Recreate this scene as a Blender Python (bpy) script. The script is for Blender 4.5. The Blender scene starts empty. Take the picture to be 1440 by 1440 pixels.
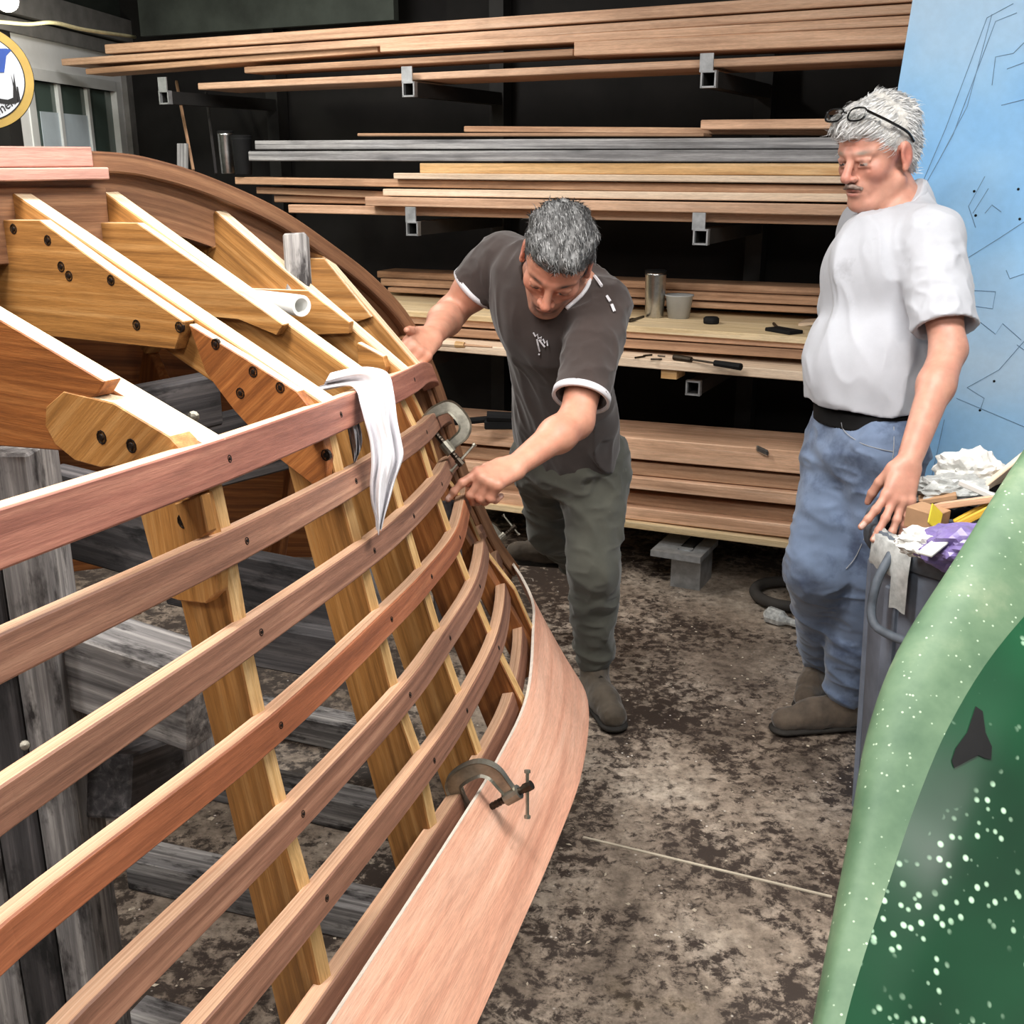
import bpy, bmesh, math, random
import numpy as np
from mathutils import Vector, Matrix, noise as mnoise

# ------------------------------------------------------------------ camera, world, lights
random.seed(7); rng = np.random.default_rng(7)
scene = bpy.context.scene
FOC, EYE, PITCH = 1550.0, 1.60, math.atan(490/1550)
cam_d = bpy.data.cameras.new('camera'); cam = bpy.data.objects.new('camera', cam_d)
scene.collection.objects.link(cam); scene.camera = cam
cam.location = (0, 0, EYE); cam.rotation_euler = (math.pi/2-PITCH, 0, 0)
cam_d.sensor_width = 36; cam_d.lens = 36*FOC/1440; cam_d.clip_start = .02
w = bpy.data.worlds.new('shop_air'); scene.world = w; w.use_nodes = True
w.node_tree.nodes['Background'].inputs[0].default_value = (.85, .92, 1, 1)
w.node_tree.nodes['Background'].inputs[1].default_value = .27
scene.view_settings.view_transform = 'Standard'; scene.view_settings.look = 'None'
scene.view_settings.gamma = 1; scene.view_settings.use_curve_mapping = False
scene.view_settings.exposure = 0.12
def area(name, loc, size, power, rot=(0,0,0), col=(1,.97,.93)):
    l = bpy.data.lights.new(name, 'AREA'); l.shape = 'RECTANGLE'; l.size, l.size_y = size; l.energy = power; l.color = col
    o = bpy.data.objects.new(name, l); o.location = loc; o.rotation_euler = rot; scene.collection.objects.link(o); return o
LAMPS = [((-.9, 1.2, 2.78), 30, 60), ((.75, 1.55, 2.78), 30, 50), ((1.35, -.6, 2.78), 30, 48), ((-1.1, -.9, 2.78), 30, 50), ((-1.2, 3.75, 2.78), 30, 42)]  # last entry: unseen lamp added to brighten the left wall and rack
for i, (p, a, e) in enumerate(LAMPS):
    area('ceiling_lamp_light', (p[0], p[1], p[2]-.06), (1.2, .22), e, (0, 0, math.radians(a)))

# ------------------------------------------------------------------ helpers
CP, SP = math.cos(PITCH), math.sin(PITCH)
V = lambda *a: np.array(a, float)
def ray(x, y):
    u, v = (x-720)/FOC, (y-720)/FOC
    return V(u, CP-SP*v, -(SP+CP*v))
EYEP = V(0, 0, EYE)
def at(x, y, t): return EYEP+t*ray(x, y)                 # a sight line followed for t metres of depth
def atz(x, y, z=0.): r = ray(x, y); return EYEP+r*((z-EYE)/r[2])
def atp(x, y, p, n): r = ray(x, y); n = np.asarray(n, float); return EYEP+r*(np.dot(np.asarray(p)-EYEP, n)/np.dot(r, n))
def unit(v): v = np.asarray(v, float); return v/np.linalg.norm(v)
COL = scene.collection
def tag(o, label=None, cat=None, group=None, kind=None):
    for k, v in (('label', label), ('category', cat), ('group', group), ('kind', kind)):
        if v: o[k] = v
    return o
def thing(name, label, cat, loc=(0,0,0), group=None):
    o = bpy.data.objects.new(name, None); o.empty_display_size = .1; COL.objects.link(o)
    o.location = loc; return tag(o, label, cat, group)
def base_of(o):
    while o.parent: o = o.parent
    return np.array(o.location)
class MB:                                                 # collects geometry (world coordinates) for ONE mesh
    def __init__(s): s.v, s.f, s.g, s.m = [], [], [], []
    def add(s, v, f, g=None, m=0):
        o = len(s.v); s.v += [tuple(p) for p in v]; s.f += [tuple(i+o for i in q) for q in f]
        s.g += [tuple(p) for p in (g if g is not None else v)]; s.m += [m]*len(f); return s
    def build(s, name, mat, parent=None, smooth=False, loc=None, bevel=0):
        me = bpy.data.meshes.new(name)
        v = np.array(s.v, float).reshape(-1, 3)
        base = base_of(parent) if parent else (np.array(loc, float) if loc is not None else V(*(v.min(0)+v.max(0))/2)*V(1,1,0)+V(0,0,v[:,2].min()))
        me.from_pydata((v-base).tolist(), [], s.f)
        a = me.attributes.new('gc', 'FLOAT_VECTOR', 'POINT'); off = rng.uniform(-9, 9, 3)
        a.data.foreach_set('vector', (np.array(s.g, float).reshape(-1, 3)+off).ravel())
        for m_ in (mat if isinstance(mat, (list, tuple)) else [mat]): me.materials.append(m_)
        if isinstance(mat, (list, tuple)): me.polygons.foreach_set('material_index', s.m)
        bm = bmesh.new(); bm.from_mesh(me); bmesh.ops.recalc_face_normals(bm, faces=bm.faces)
        if bevel:
            bmesh.ops.bevel(bm, geom=[e for e in bm.edges if e.is_manifold and e.calc_face_angle(0) > .6], offset=bevel, segments=1, affect='EDGES', profile=.5)
        bm.to_mesh(me); bm.free()
        if smooth: me.polygons.foreach_set('use_smooth', [True]*len(me.polygons))
        me.update()
        o = bpy.data.objects.new(name, me); COL.objects.link(o)
        if parent: o.parent = parent
        else: o.location = base
        return o
BOXF = [(0,1,3,2),(4,6,7,5),(0,4,5,1),(2,3,7,6),(0,2,6,4),(1,5,7,3)]
def box_vg(c, ax, h):                                     # centre, three axes, half sizes
    v, g = [], []
    for i in (-1,1):
        for j in (-1,1):
            for k in (-1,1):
                v.append(c+ax[0]*h[0]*i+ax[1]*h[1]*j+ax[2]*h[2]*k); g.append((h[0]*i, h[1]*j, h[2]*k))
    return v, g
def box(mb, c, ax, h, m=0): v, g = box_vg(V(*c), [unit(a) for a in ax], h); return mb.add(v, BOXF, g, m)
WX = [V(1,0,0), V(0,1,0), V(0,0,1)]
def abox(mb, lo, hi, m=0): lo, hi = V(*lo), V(*hi); return box(mb, (lo+hi)/2, WX, (hi-lo)/2, m)
def beam(mb, p, q, w_, h_, up=(0,0,1), m=0):              # box from p to q
    p, q = V(*p), V(*q); d = unit(q-p); s_ = unit(np.cross(d, up)); u = np.cross(s_, d)
    return box(mb, (p+q)/2, [d, s_, u], (np.linalg.norm(q-p)/2, w_/2, h_/2), m)
def prism(mb, pts, ext, along=None, m=0):                 # polygon pushed along vector ext
    pts = [V(*p) for p in pts]; n = len(pts); ext = V(*ext)
    v = pts+[p+ext for p in pts]
    f = [tuple(range(n))[::-1], tuple(range(n, 2*n))]+[(i, (i+1) % n, n+(i+1) % n, n+i) for i in range(n)]
    a = unit(along) if along is not None else unit(pts[1]-pts[0]); b = unit(np.cross(unit(ext), a))
    g = [(np.dot(p, a), np.dot(p, b), np.dot(p, unit(ext))) for p in v]
    return mb.add(v, f, g, m)
def catmull(P, k=6):
    P = np.array(P, float); out = []
    Q = np.vstack([2*P[0]-P[1], P, 2*P[-1]-P[-2]])
    for i in range(1, len(Q)-2):
        for t in np.linspace(0, 1, k, endpoint=False):
            a, b, c, d = Q[i-1], Q[i], Q[i+1], Q[i+2]
            out.append(.5*((2*b)+(c-a)*t+(2*a-5*b+4*c-d)*t*t+(3*b-a-3*c+d)*t**3))
    return np.array(out+[Q[-2]])
def sweep(mb, rings, close=True, m=0, along=None):        # rings: list of equal-length point loops
    n = len(rings[0]); v = [p for r in rings for p in r]; f = []
    for i in range(len(rings)-1):
        for j in range(n):
            f.append((i*n+j, i*n+(j+1) % n, (i+1)*n+(j+1) % n, (i+1)*n+j))
    if close: f += [tuple(range(n))[::-1], tuple(range(len(v)-n, len(v)))]
    L = np.concatenate([[0], np.cumsum([np.linalg.norm(np.mean(rings[i+1], 0)-np.mean(rings[i], 0)) for i in range(len(rings)-1)])])
    g = []
    for i, r in enumerate(rings):
        per = 0
        for j in range(n):
            g.append((L[i], per, per*.3)); per += np.linalg.norm(np.asarray(r[(j+1) % n])-np.asarray(r[j]))
    return mb.add(v, f, g, m)
def tube(mb, P, r, n=8, close=True, m=0):
    P = [V(*p) for p in P]; rr = r if hasattr(r, '__len__') else [r]*len(P); rings = []
    d0 = unit(P[1]-P[0]); u = unit(np.cross(d0, (0,0,1) if abs(d0[2]) < .9 else (1,0,0)))
    for i, p in enumerate(P):
        d = unit(P[min(i+1, len(P)-1)]-P[max(i-1, 0)]); u = unit(u-d*np.dot(u, d)); w_ = np.cross(d, u)
        rings.append([p+rr[i]*(u*math.cos(a)+w_*math.sin(a)) for a in np.arange(n)*2*math.pi/n])
    return sweep(mb, rings, close, m)
def lathe(mb, c, prof, n=24, ax=(0,0,1), m=0, ring=False):            # prof: (radius, height along axis)
    ax = unit(ax); u = unit(np.cross(ax, (1,0,0) if abs(ax[0]) < .9 else (0,1,0))); w_ = np.cross(ax, u); c = V(*c)
    rings = [[c+ax*h+max(r, 1e-4)*(u*math.cos(a)+w_*math.sin(a)) for a in np.arange(n)*2*math.pi/n] for r, h in prof]
    return sweep(mb, rings+[rings[0]], False, m) if ring else sweep(mb, rings, True, m)

# ------------------------------------------------------------------ materials
def lin(r, g, b): return tuple(((x/255+.055)/1.055)**2.4 if x/255 > .04045 else x/255/12.92 for x in (r, g, b))+(1,)
class NT:
    def __init__(s, name):
        s.mat = bpy.data.materials.new(name); s.mat.use_nodes = True; s.t = s.mat.node_tree; s.b = s.t.nodes['Principled BSDF']
    def n(s, ty, **k):
        x = s.t.nodes.new(ty)
        for a, v in k.items():
            if a.startswith('i_'): x.inputs[a[2:].replace('_', ' ')].default_value = v
            else: setattr(x, a, v)
        return x
    def l(s, a, b): s.t.links.new(a, b)
    def coord(s, kind='gc', scale=(1,1,1)):
        if kind == 'gc': c = s.n('ShaderNodeAttribute', attribute_name='gc').outputs['Vector']
        else: c = s.n('ShaderNodeTexCoord').outputs[kind]
        mp = s.n('ShaderNodeMapping'); mp.inputs['Scale'].default_value = scale; s.l(c, mp.inputs[0]); return mp.outputs[0]
    def noise(s, co, scale, detail=4, rough=.55, dist=0):
        x = s.n('ShaderNodeTexNoise'); s.l(co, x.inputs['Vector']); x.inputs['Scale'].default_value = scale
        x.inputs['Detail'].default_value = detail; x.inputs['Roughness'].default_value = rough; x.inputs['Distortion'].default_value = dist; return x.outputs['Fac']
    def ramp(s, fac, stops):
        x = s.n('ShaderNodeValToRGB'); e = x.color_ramp.elements
        while len(e) < len(stops): e.new(.5)
        for q, (p, c) in zip(e, stops): q.position = p; q.color = c
        s.l(fac, x.inputs[0]); return x.outputs[0]
    def mix(s, fac, a, b, mode='MIX'):
        x = s.n('ShaderNodeMix', data_type='RGBA', blend_type=mode)
        for sock, v in ((x.inputs[0], fac), (x.inputs[6], a), (x.inputs[7], b)):
            if hasattr(v, 'links') or hasattr(v, 'is_linked'): s.l(v, sock)
            else: sock.default_value = v
        return x.outputs[2]
    def bump(s, h, strength=.3, dist=.002):
        x = s.n('ShaderNodeBump'); x.inputs['Strength'].default_value = strength; x.inputs['Distance'].default_value = dist
        s.l(h, x.inputs['Height']); s.l(x.outputs[0], s.b.inputs['Normal'])
    def set(s, col=None, rough=None, metal=None, spec=None):
        if col is not None:
            if hasattr(col, 'is_linked'): s.l(col, s.b.inputs['Base Color'])
            else: s.b.inputs['Base Color'].default_value = col
        if rough is not None:
            if hasattr(rough, 'is_linked'): s.l(rough, s.b.inputs['Roughness'])
            else: s.b.inputs['Roughness'].default_value = rough
        if metal is not None: s.b.inputs['Metallic'].default_value = metal
        if spec is not None: s.b.inputs['Specular IOR Level'].default_value = spec
        return s.mat
BW = [(0, (0,0,0,1)), (1, (1,1,1,1))]
def wood(name, dark, mid, light, rough=.6, fine=1., blotch=.5, var=.12, knots=False, stain=None):
    t = NT(name)
    g1 = t.noise(t.coord('gc', (1.1, 52*fine, 52*fine)), 1.6, 5, .55, .5)
    col = t.ramp(g1, [(.2, lin(*dark)), (.5, lin(*mid)), (.8, lin(*light))])
    g2 = t.noise(t.coord('gc', (14, 260, 260)), 2.2, 3, .7)
    col = t.mix(.55, col, t.ramp(g2, [(.3, (.55,.55,.55,1)), (.65, (1.12,1.12,1.12,1))]), 'MULTIPLY')
    bl = t.noise(t.coord('gc', (1.2, 5, 5)), 2.0, 4, .6, .8)
    col = t.mix(blotch, col, t.ramp(bl, [(.3, (.5,.46,.43,1)), (.62, (1.15,1.12,1.1,1))]), 'MULTIPLY')
    if knots:
        kn = t.n('ShaderNodeTexVoronoi'); t.l(t.coord('gc', (3, 12, 12)), kn.inputs['Vector']); kn.inputs['Scale'].default_value = 1.3
        col = t.mix(t.ramp(kn.outputs['Distance'], [(.0, (.75,.75,.75,1)), (.28, (0,0,0,1))]), col, lin(*dark))
    if stain:
        st = t.noise(t.coord('gc', (3, 9, 9)), 3.1, 5, .65)
        col = t.mix(t.ramp(st, [(.52, (0,0,0,1)), (.66, (1,1,1,1))]), col, lin(*stain))
    r = t.n('ShaderNodeObjectInfo').outputs['Random']
    hv = t.n('ShaderNodeHueSaturation'); t.l(col, hv.inputs['Color'])
    mr = t.n('ShaderNodeMapRange'); t.l(r, mr.inputs[0]); mr.inputs[3].default_value = 1-var; mr.inputs[4].default_value = 1+var; t.l(mr.outputs[0], hv.inputs['Value'])
    t.bump(g2, .35, .0012)
    return t.set(hv.outputs[0], rough)
def plain(name, col, rough=.5, metal=0, var=.25, scale=14, bump=0, spec=None):
    t = NT(name); nz = t.noise(t.coord('Object'), scale, 5, .6)
    c = t.mix(1, lin(*col), t.ramp(nz, [(.3, (1-var,)*3+(1,)), (.7, (1+var*.5,)*3+(1,))]), 'MULTIPLY')
    if bump: t.bump(t.noise(t.coord('Object'), scale*3, 4), bump, .002)
    return t.set(c, rough, metal, spec)
M = {}
M['oak'] = wood('golden_oak', (98,62,28), (166,116,60), (206,160,102), .5, .8, .45)
M['oak_dark'] = wood('brown_oak', (78,40,16), (140,84,40), (182,122,68), .5, .9, .5)
M['sawn2'] = wood('less_lit_sawn_edge', (150,112,64), (196,158,104), (222,190,140), .7, 1.2, .4)  # same sawn wood, darker for sideways edges that catch less light
M['sawn'] = wood('toplit_sawn_edge', (196,170,130), (228,206,172), (245,230,205), .7, 1.2, .4)  # raw sawn wood, whitened further for overhead light on upper edges
M['mahog'] = wood('mahogany_batten', (92,60,46), (142,100,80), (186,142,116), .55, 1., .45, .14)
M['orange'] = wood('orange_mahogany', (104,58,36), (160,96,64), (196,130,92), .5, .8, .5, .05)
M['chine'] = wood('reddish_mahogany', (108,60,48), (152,98,82), (198,142,118), .55, .8, .5, .05)
M['keel'] = wood('brown_keel_mahogany', (84,52,32), (132,92,64), (168,126,92), .55, 1., .4, .05)
M['pink'] = wood('primed_pink_wood', (160,110,98), (196,150,136), (214,174,158), .6, .8, .3, .05)
M['ply'] = wood('pink_plywood', (190,128,104), (222,168,142), (240,196,172), .5, .5, .35, .03)
M['plyedge'] = plain('plywood_edge', (240,228,214), .7, 0, .15, 60)
M['grey'] = wood('weathered_grey_timber', (60,58,58), (132,130,130), (206,204,200), .85, .9, .75, .15, stain=(38,34,34))
M['greydark'] = wood('dark_weathered_timber', (24,23,24), (62,60,62), (112,108,108), .85, .9, .75, .1, stain=(16,15,16))
M['tan'] = wood('tan_board', (172,128,98), (220,178,146), (240,206,178), .65, .9, .45, .16)
M['brown'] = wood('brown_board', (140,102,74), (190,150,118), (220,184,152), .65, .9, .5, .16)
M['rackgrey'] = wood('grey_barn_board', (76,76,78), (146,146,148), (204,204,204), .85, 1., .6, .08, knots=True)
M['batten_top'] = wood('toplit_batten_wood', (176,130,100), (212,170,138), (232,198,170), .6, 1., .4, .1)  # paler mahogany for top faces only, painting in the overhead light
M['pine'] = wood('pine_board', (170,120,64), (216,174,120), (236,202,156), .6, .7, .35, .08, knots=True)
M['white_board'] = wood('pale_board', (200,170,140), (232,208,182), (246,228,206), .65, .8, .3, .06)
M['plyshelf'] = wood('plywood_shelf', (190,160,110), (226,202,160), (240,222,190), .65, .6, .35, .06)
M['steel'] = plain('brushed_steel', (188,188,186), .28, 1, .25, 40)
M['castiron'] = plain('clamp_iron', (150,146,134), .42, .85, .5, 30, .3)
M['darkiron'] = plain('dark_screw_steel', (70,62,54), .4, .9, .5, 60)
M['galv'] = plain('grey_steel_tube', (176,178,180), .5, .6, .3, 30)
M['black'] = plain('black_rubber', (20,20,21), .75, 0, .25, 14, 0, .2)
M['white'] = plain('white_cotton', (214,212,216), .9, 0, .08, 30, .2)
M['paper'] = plain('white_paper', (212,212,208), .8, 0, .05, 8)
M['wall_dark'] = plain('near_black_wall', (30,28,27), .9, 0, .6, 3)  # near-black wall colour, mottled at random
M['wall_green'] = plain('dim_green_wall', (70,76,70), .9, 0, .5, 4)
M['wall_white'] = plain('painted_wall_panel', (244,245,246), .7, 0, .1, 5)
M['trim'] = plain('grey_trim', (128,126,124), .7, 0, .3, 10)
M['ceil'] = plain('dusty_ceiling', (74,78,72), .9, 0, .4, 3)
# ------------------------------------------------------------------ room shell
def floor_mat():
    t = NT('stained_concrete'); co = t.coord('Object')
    base = t.ramp(t.noise(co, 2.2, 8, .68, .4), [(.3, lin(92,80,70)), (.5, lin(150,136,122)), (.7, lin(196,184,170))])
    fine = t.ramp(t.noise(co, 26, 6, .75), [(.3, (.34,.32,.30,1)), (.62, (1.25,1.23,1.2,1))])
    col = t.mix(.9, base, fine, 'MULTIPLY')
    patch = t.noise(co, 1.9, 4, .62, .5); spk = t.noise(co, 27, 6, .74, .3)
    ad = t.n('ShaderNodeMath', operation='MULTIPLY_ADD'); t.l(patch, ad.inputs[0]); ad.inputs[1].default_value = .85; t.l(spk, ad.inputs[2])
    mask = t.ramp(ad.outputs[0], [(.915, (0,0,0,1)), (1.0, (1,1,1,1))])
    col = t.mix(mask, col, lin(30,24,21))
    mid = t.ramp(ad.outputs[0], [(.84, (0,0,0,1)), (.98, (.62,.62,.62,1))])
    col = t.mix(mid, col, lin(66,54,46))
    och = t.ramp(t.noise(co, 3.1, 3, .5), [(.64, (0,0,0,1)), (.74, (.4,.4,.4,1))]); col = t.mix(och, col, lin(120,100,62))
    vo = t.n('ShaderNodeTexVoronoi'); t.l(co, vo.inputs['Vector']); vo.inputs['Scale'].default_value = 34
    chip = t.ramp(vo.outputs['Distance'], [(.07, (1,1,1,1)), (.12, (0,0,0,1))])
    sel = t.ramp(t.noise(co, 7, 3), [(.5, (0,0,0,1)), (.6, (1,1,1,1))])
    col = t.mix(t.mix(1, chip, sel, 'MULTIPLY'), col, lin(214,206,196))
    t.bump(spk, .4, .004)
    return t.set(col, .62)
M['floor'] = floor_mat()
def struct(name, mb, mat, parent=None, **k):
    o = mb.build(name, mat, parent, **k)
    if not parent: o['kind'] = 'structure'
    return o
mb = MB(); abox(mb, (-4.2,-3,-.1), (4.2,8,0)); FLOOR = struct('floor', mb, M['floor'], loc=(0,0,0))
mb = MB(); beam(mb, V(*atz(820,1178)[:2], .001), V(*atz(1170,1262)[:2], .001), .007, .004); struct('floor_joint', mb, plain('pale_joint_filler', (196,184,164), .8), FLOOR)
mb = MB(); abox(mb, (-4.2,-3,2.9), (4.2,8,3.0)); CEIL = struct('ceiling', mb, M['ceil'])
# rack frame of reference: origin on the floor, e = along the rack to the right, dn = into the rack
R0 = atz(965, 825); E_, DN = V(.8944,-.4472,0), V(.4472,.8944,0)
def RK(s, d, z): return R0+E_*s+DN*d+V(0,0,z)
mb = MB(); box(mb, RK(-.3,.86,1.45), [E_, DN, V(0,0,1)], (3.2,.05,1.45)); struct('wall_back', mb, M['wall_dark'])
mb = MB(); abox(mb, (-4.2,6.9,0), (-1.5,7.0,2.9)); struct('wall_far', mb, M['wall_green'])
mb = MB(); abox(mb, (3.2,-3,0), (3.3,8,2.9)); struct('wall_right', mb, plain('grey_side_wall', (150,150,150), .8))
mb = MB(); abox(mb, (-4.2,-3,0), (-4.1,8,2.9)); struct('wall_left', mb, M['wall_green'])
# partition on the left with a sliding window
LW = lambda y, z, o=0.: V(-2.6+.083*y+o, y, z)
ld = unit(V(.083,1,0)); ln = V(ld[1],-ld[0],0)
wy0, wy1, wz0, wz1 = 5.3, 6.2, 1.3, 1.96
mb = MB()
def wallpiece(mb, y0, y1, z0, z1, o0=-.05, o1=0, m=0):
    c = (LW(y0,z0)+LW(y1,z1))/2+ln*(o0+o1)/2; box(mb, c, [ld, ln, V(0,0,1)], (abs(y1-y0)/2/ld[1], (o1-o0)/2, (z1-z0)/2), m)
for a_ in ((5.13,wy0,0,2.14),(wy1,6.36,0,2.14),(wy0,wy1,0,wz0),(wy0,wy1,wz1,2.14)): wallpiece(mb, *a_)
PART = struct('wall_partition', mb, M['wall_white'])
mb = MB(); wallpiece(mb, 4.9, 6.36, 2.14, 2.2, -.06, .03); wallpiece(mb, 4.9, 6.36, 2.21, 2.32, -.06, .06); struct('trim_1', mb, M['trim'])
mb = MB(); wallpiece(mb, 6.28, 6.36, 0, 2.14, .001, .03); struct('trim_2', mb, M['trim'])
mb = MB(); wallpiece(mb, 5.02, 5.13, 0, 2.14, -.05, .02); struct('trim_3', mb, M['wall_dark'])
t = NT('dim_window_glass'); t.set(lin(88,104,98), .08); M['glass'] = t.mat
M['frame_white'] = plain('white_window_frame', (226,228,228), .5, 0, .06)
WIN = bpy.data.objects.new('window_1', None); COL.objects.link(WIN); WIN.location = LW(wy0, wz0); WIN['kind'] = 'structure'
def wpart(name, y0, y1, z0, z1, o0, o1, mat):
    mb = MB(); wallpiece(mb, y0, y1, z0, z1, o0, o1); return mb.build(name, mat, WIN)
wpart('window_frame', wy0-.05, wy0+.01, wz0-.05, wz1+.05, -.03, .006, M['frame_white']); wpart('window_frame', wy1-.01, wy1+.05, wz0-.05, wz1+.05, -.03, .006, M['frame_white'])
wpart('window_frame', wy0, wy1, wz1, wz1+.05, -.03, .006, M['frame_white']); wpart('window_frame', wy0, wy1, wz0-.05, wz0, -.03, .006, M['frame_white'])
g0 = wpart('pane', wy0, wy0+.29, wz0, wz1, -.034, -.03, M['glass']); wpart('pane', wy0+.29, wy0+.60, wz0, wz1, -.034, -.03, M['glass']); wpart('pane', wy0+.60, wy1, wz0, wz1, -.03, -.026, M['glass'])
wpart('mullion', wy0+.275, wy0+.305, wz0, wz1, -.03, -.012, M['frame_white']); wpart('mullion', wy0+.585, wy0+.615, wz0, wz1, -.03, -.012, M['frame_white'])
mb = MB(); wallpiece(mb, wy0+.1, wy0+.64, wz0+.01, wz0+.53, -.0265, -.0235); tag(mb.build('paper_sheet', plain('blue_white_paper', (206,220,230), .8, 0, .06)), 'pale blue-white paper sheet stuck behind the sliding window', 'paper')

# ------------------------------------------------------------------ the boat, upside down
PHI = math.radians(36); BF = V(math.sin(PHI), math.cos(PHI), 0); BN = V(math.cos(PHI), -math.sin(PHI), 0)
TP = atz(710, 790, .50)*V(1,1,0)
def W(a, b, z): return TP-BF*a+BN*b+V(0,0,z)
BOAT = thing('boat_hull', 'upside-down wooden boat hull in frame with red chine, battens and one pink plank', 'boat', W(1.8,0,.55))
ST = {  # station: K (keel), C (chine), H (sheer) as (a, b, z)
 'T3': ((3.35,0,1.56),(3.35,1.2,1.34),(3.35,1.3,.62)), 'T2': ((2.75,0,1.57),(2.72,1.15,1.345),(2.7,1.26,.63)),
 'S0': ((2.2,0,1.572),(2.16,1.03,1.335),(2.15,1.14,.64)), 'S1': ((1.709,0,1.57),(1.657,.83,1.309),(1.649,.973,.64)),
 'A': ((1.375,0,1.569),(1.317,.665,1.276),(1.301,.853,.63)), 'B': ((1.203,0,1.567),(1.099,.553,1.256),(1.061,.758,.615)),
 'C': ((.963,0,1.53),(.867,.417,1.225),(.814,.646,.60)), 'D': ((.714,0,1.46),(.603,.218,1.178),(.49,.438,.57))}
def splane(k):
    K_, H_ = W(*ST[k][0]), W(*ST[k][2]); d = H_-K_; n_ = unit(V(d[1],-d[0],0)); n_ = n_ if np.dot(n_, -BF) > 0 else -n_
    return K_, n_                                        # normal points aft, towards the viewer
def onp(k, x, y, off=0.): K_, n_ = splane(k); return atp(x, y, K_+n_*off, n_)
def prism2(mb, pts, ext, along, edges=()):               # like prism, the listed side faces take material 1
    n0 = len(mb.f); prism(mb, pts, ext, along); 
    for i in edges: mb.m[n0+2+i] = 1
BT = {
 'b0': [(3.4,1.22,1.345),(2.72,1.155,1.34),(2.2,1.04,1.33),(2.0,.972,1.318),(1.657,.832,1.288),(1.317,.670,1.256),(1.099,.557,1.236),(.867,.420,1.210),(.600,.223,1.164),(.45,.12,1.13),(.36,.05,1.10)],
 'b1': [(3.4,1.23,1.25),(2.72,1.165,1.248),(2.2,1.045,1.236),(2.0,.972,1.222),(1.656,.849,1.195),(1.315,.692,1.160),(1.094,.577,1.138),(.861,.442,1.110),(.587,.248,1.061),(.42,.13,1.025),(.31,.05,.99)],
 'b2': [(3.4,1.24,1.12),(2.72,1.175,1.12),(2.2,1.055,1.112),(2.015,.975,1.096),(1.656,.861,1.086),(1.312,.720,1.058),(1.09,.604,1.032),(.854,.471,1.010),(.575,.271,.957),(.38,.13,.905),(.27,.05,.87)],
 'b3': [(3.4,1.255,1.0),(2.72,1.19,1.0),(2.2,1.065,.992),(2.04,.99,.984),(1.654,.881,.972),(1.31,.747,.955),(1.084,.635,.928),(.846,.507,.906),(.559,.303,.872),(.35,.14,.815),(.22,.05,.77)],
 'b4': [(3.4,1.27,.885),(2.72,1.21,.885),(2.2,1.09,.885),(2.0,1.02,.883),(1.652,.907,.862),(1.308,.777,.839),(1.078,.668,.820),(.836,.547,.810),(.540,.340,.765),(.31,.15,.695),(.17,.05,.65)],
 'b5': [(3.4,1.285,.79),(2.72,1.23,.795),(2.2,1.115,.80),(1.91,1.04,.797),(1.65,.938,.757),(1.304,.818,.740),(1.07,.709,.709),(.826,.593,.708),(.518,.384,.665),(.26,.17,.60),(.1,.05,.555)],
 'b6': [(3.4,1.30,.64),(2.72,1.25,.64),(2.2,1.13,.645),(1.95,1.06,.645),(1.649,.962,.632),(1.301,.842,.618),(1.061,.748,.602),(.814,.634,.590),(.49,.424,.565),(.22,.19,.525),(.05,.05,.49)]}
BTC = {k_: catmull(v_, 6) for k_, v_ in BT.items()}
TH = .034
def bolt(parent, p, n_, r=.0085, mat=None):
    mb = MB(); u = unit(np.cross(n_, (0,0,1))); 
    lathe(mb, p, [(r, -.004), (r, .0006), (r*.82, .0008), (r*.8, -.0), (r*.45, .0), (r*.4, .0016), (0, .0018)], 10, n_)
    return mb.build('bolt', M['bolt'], parent)
M['bolt'] = plain('dark_bolt_recess', (34,24,18), .5, .4, .5, 200)
FR = {}
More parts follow.
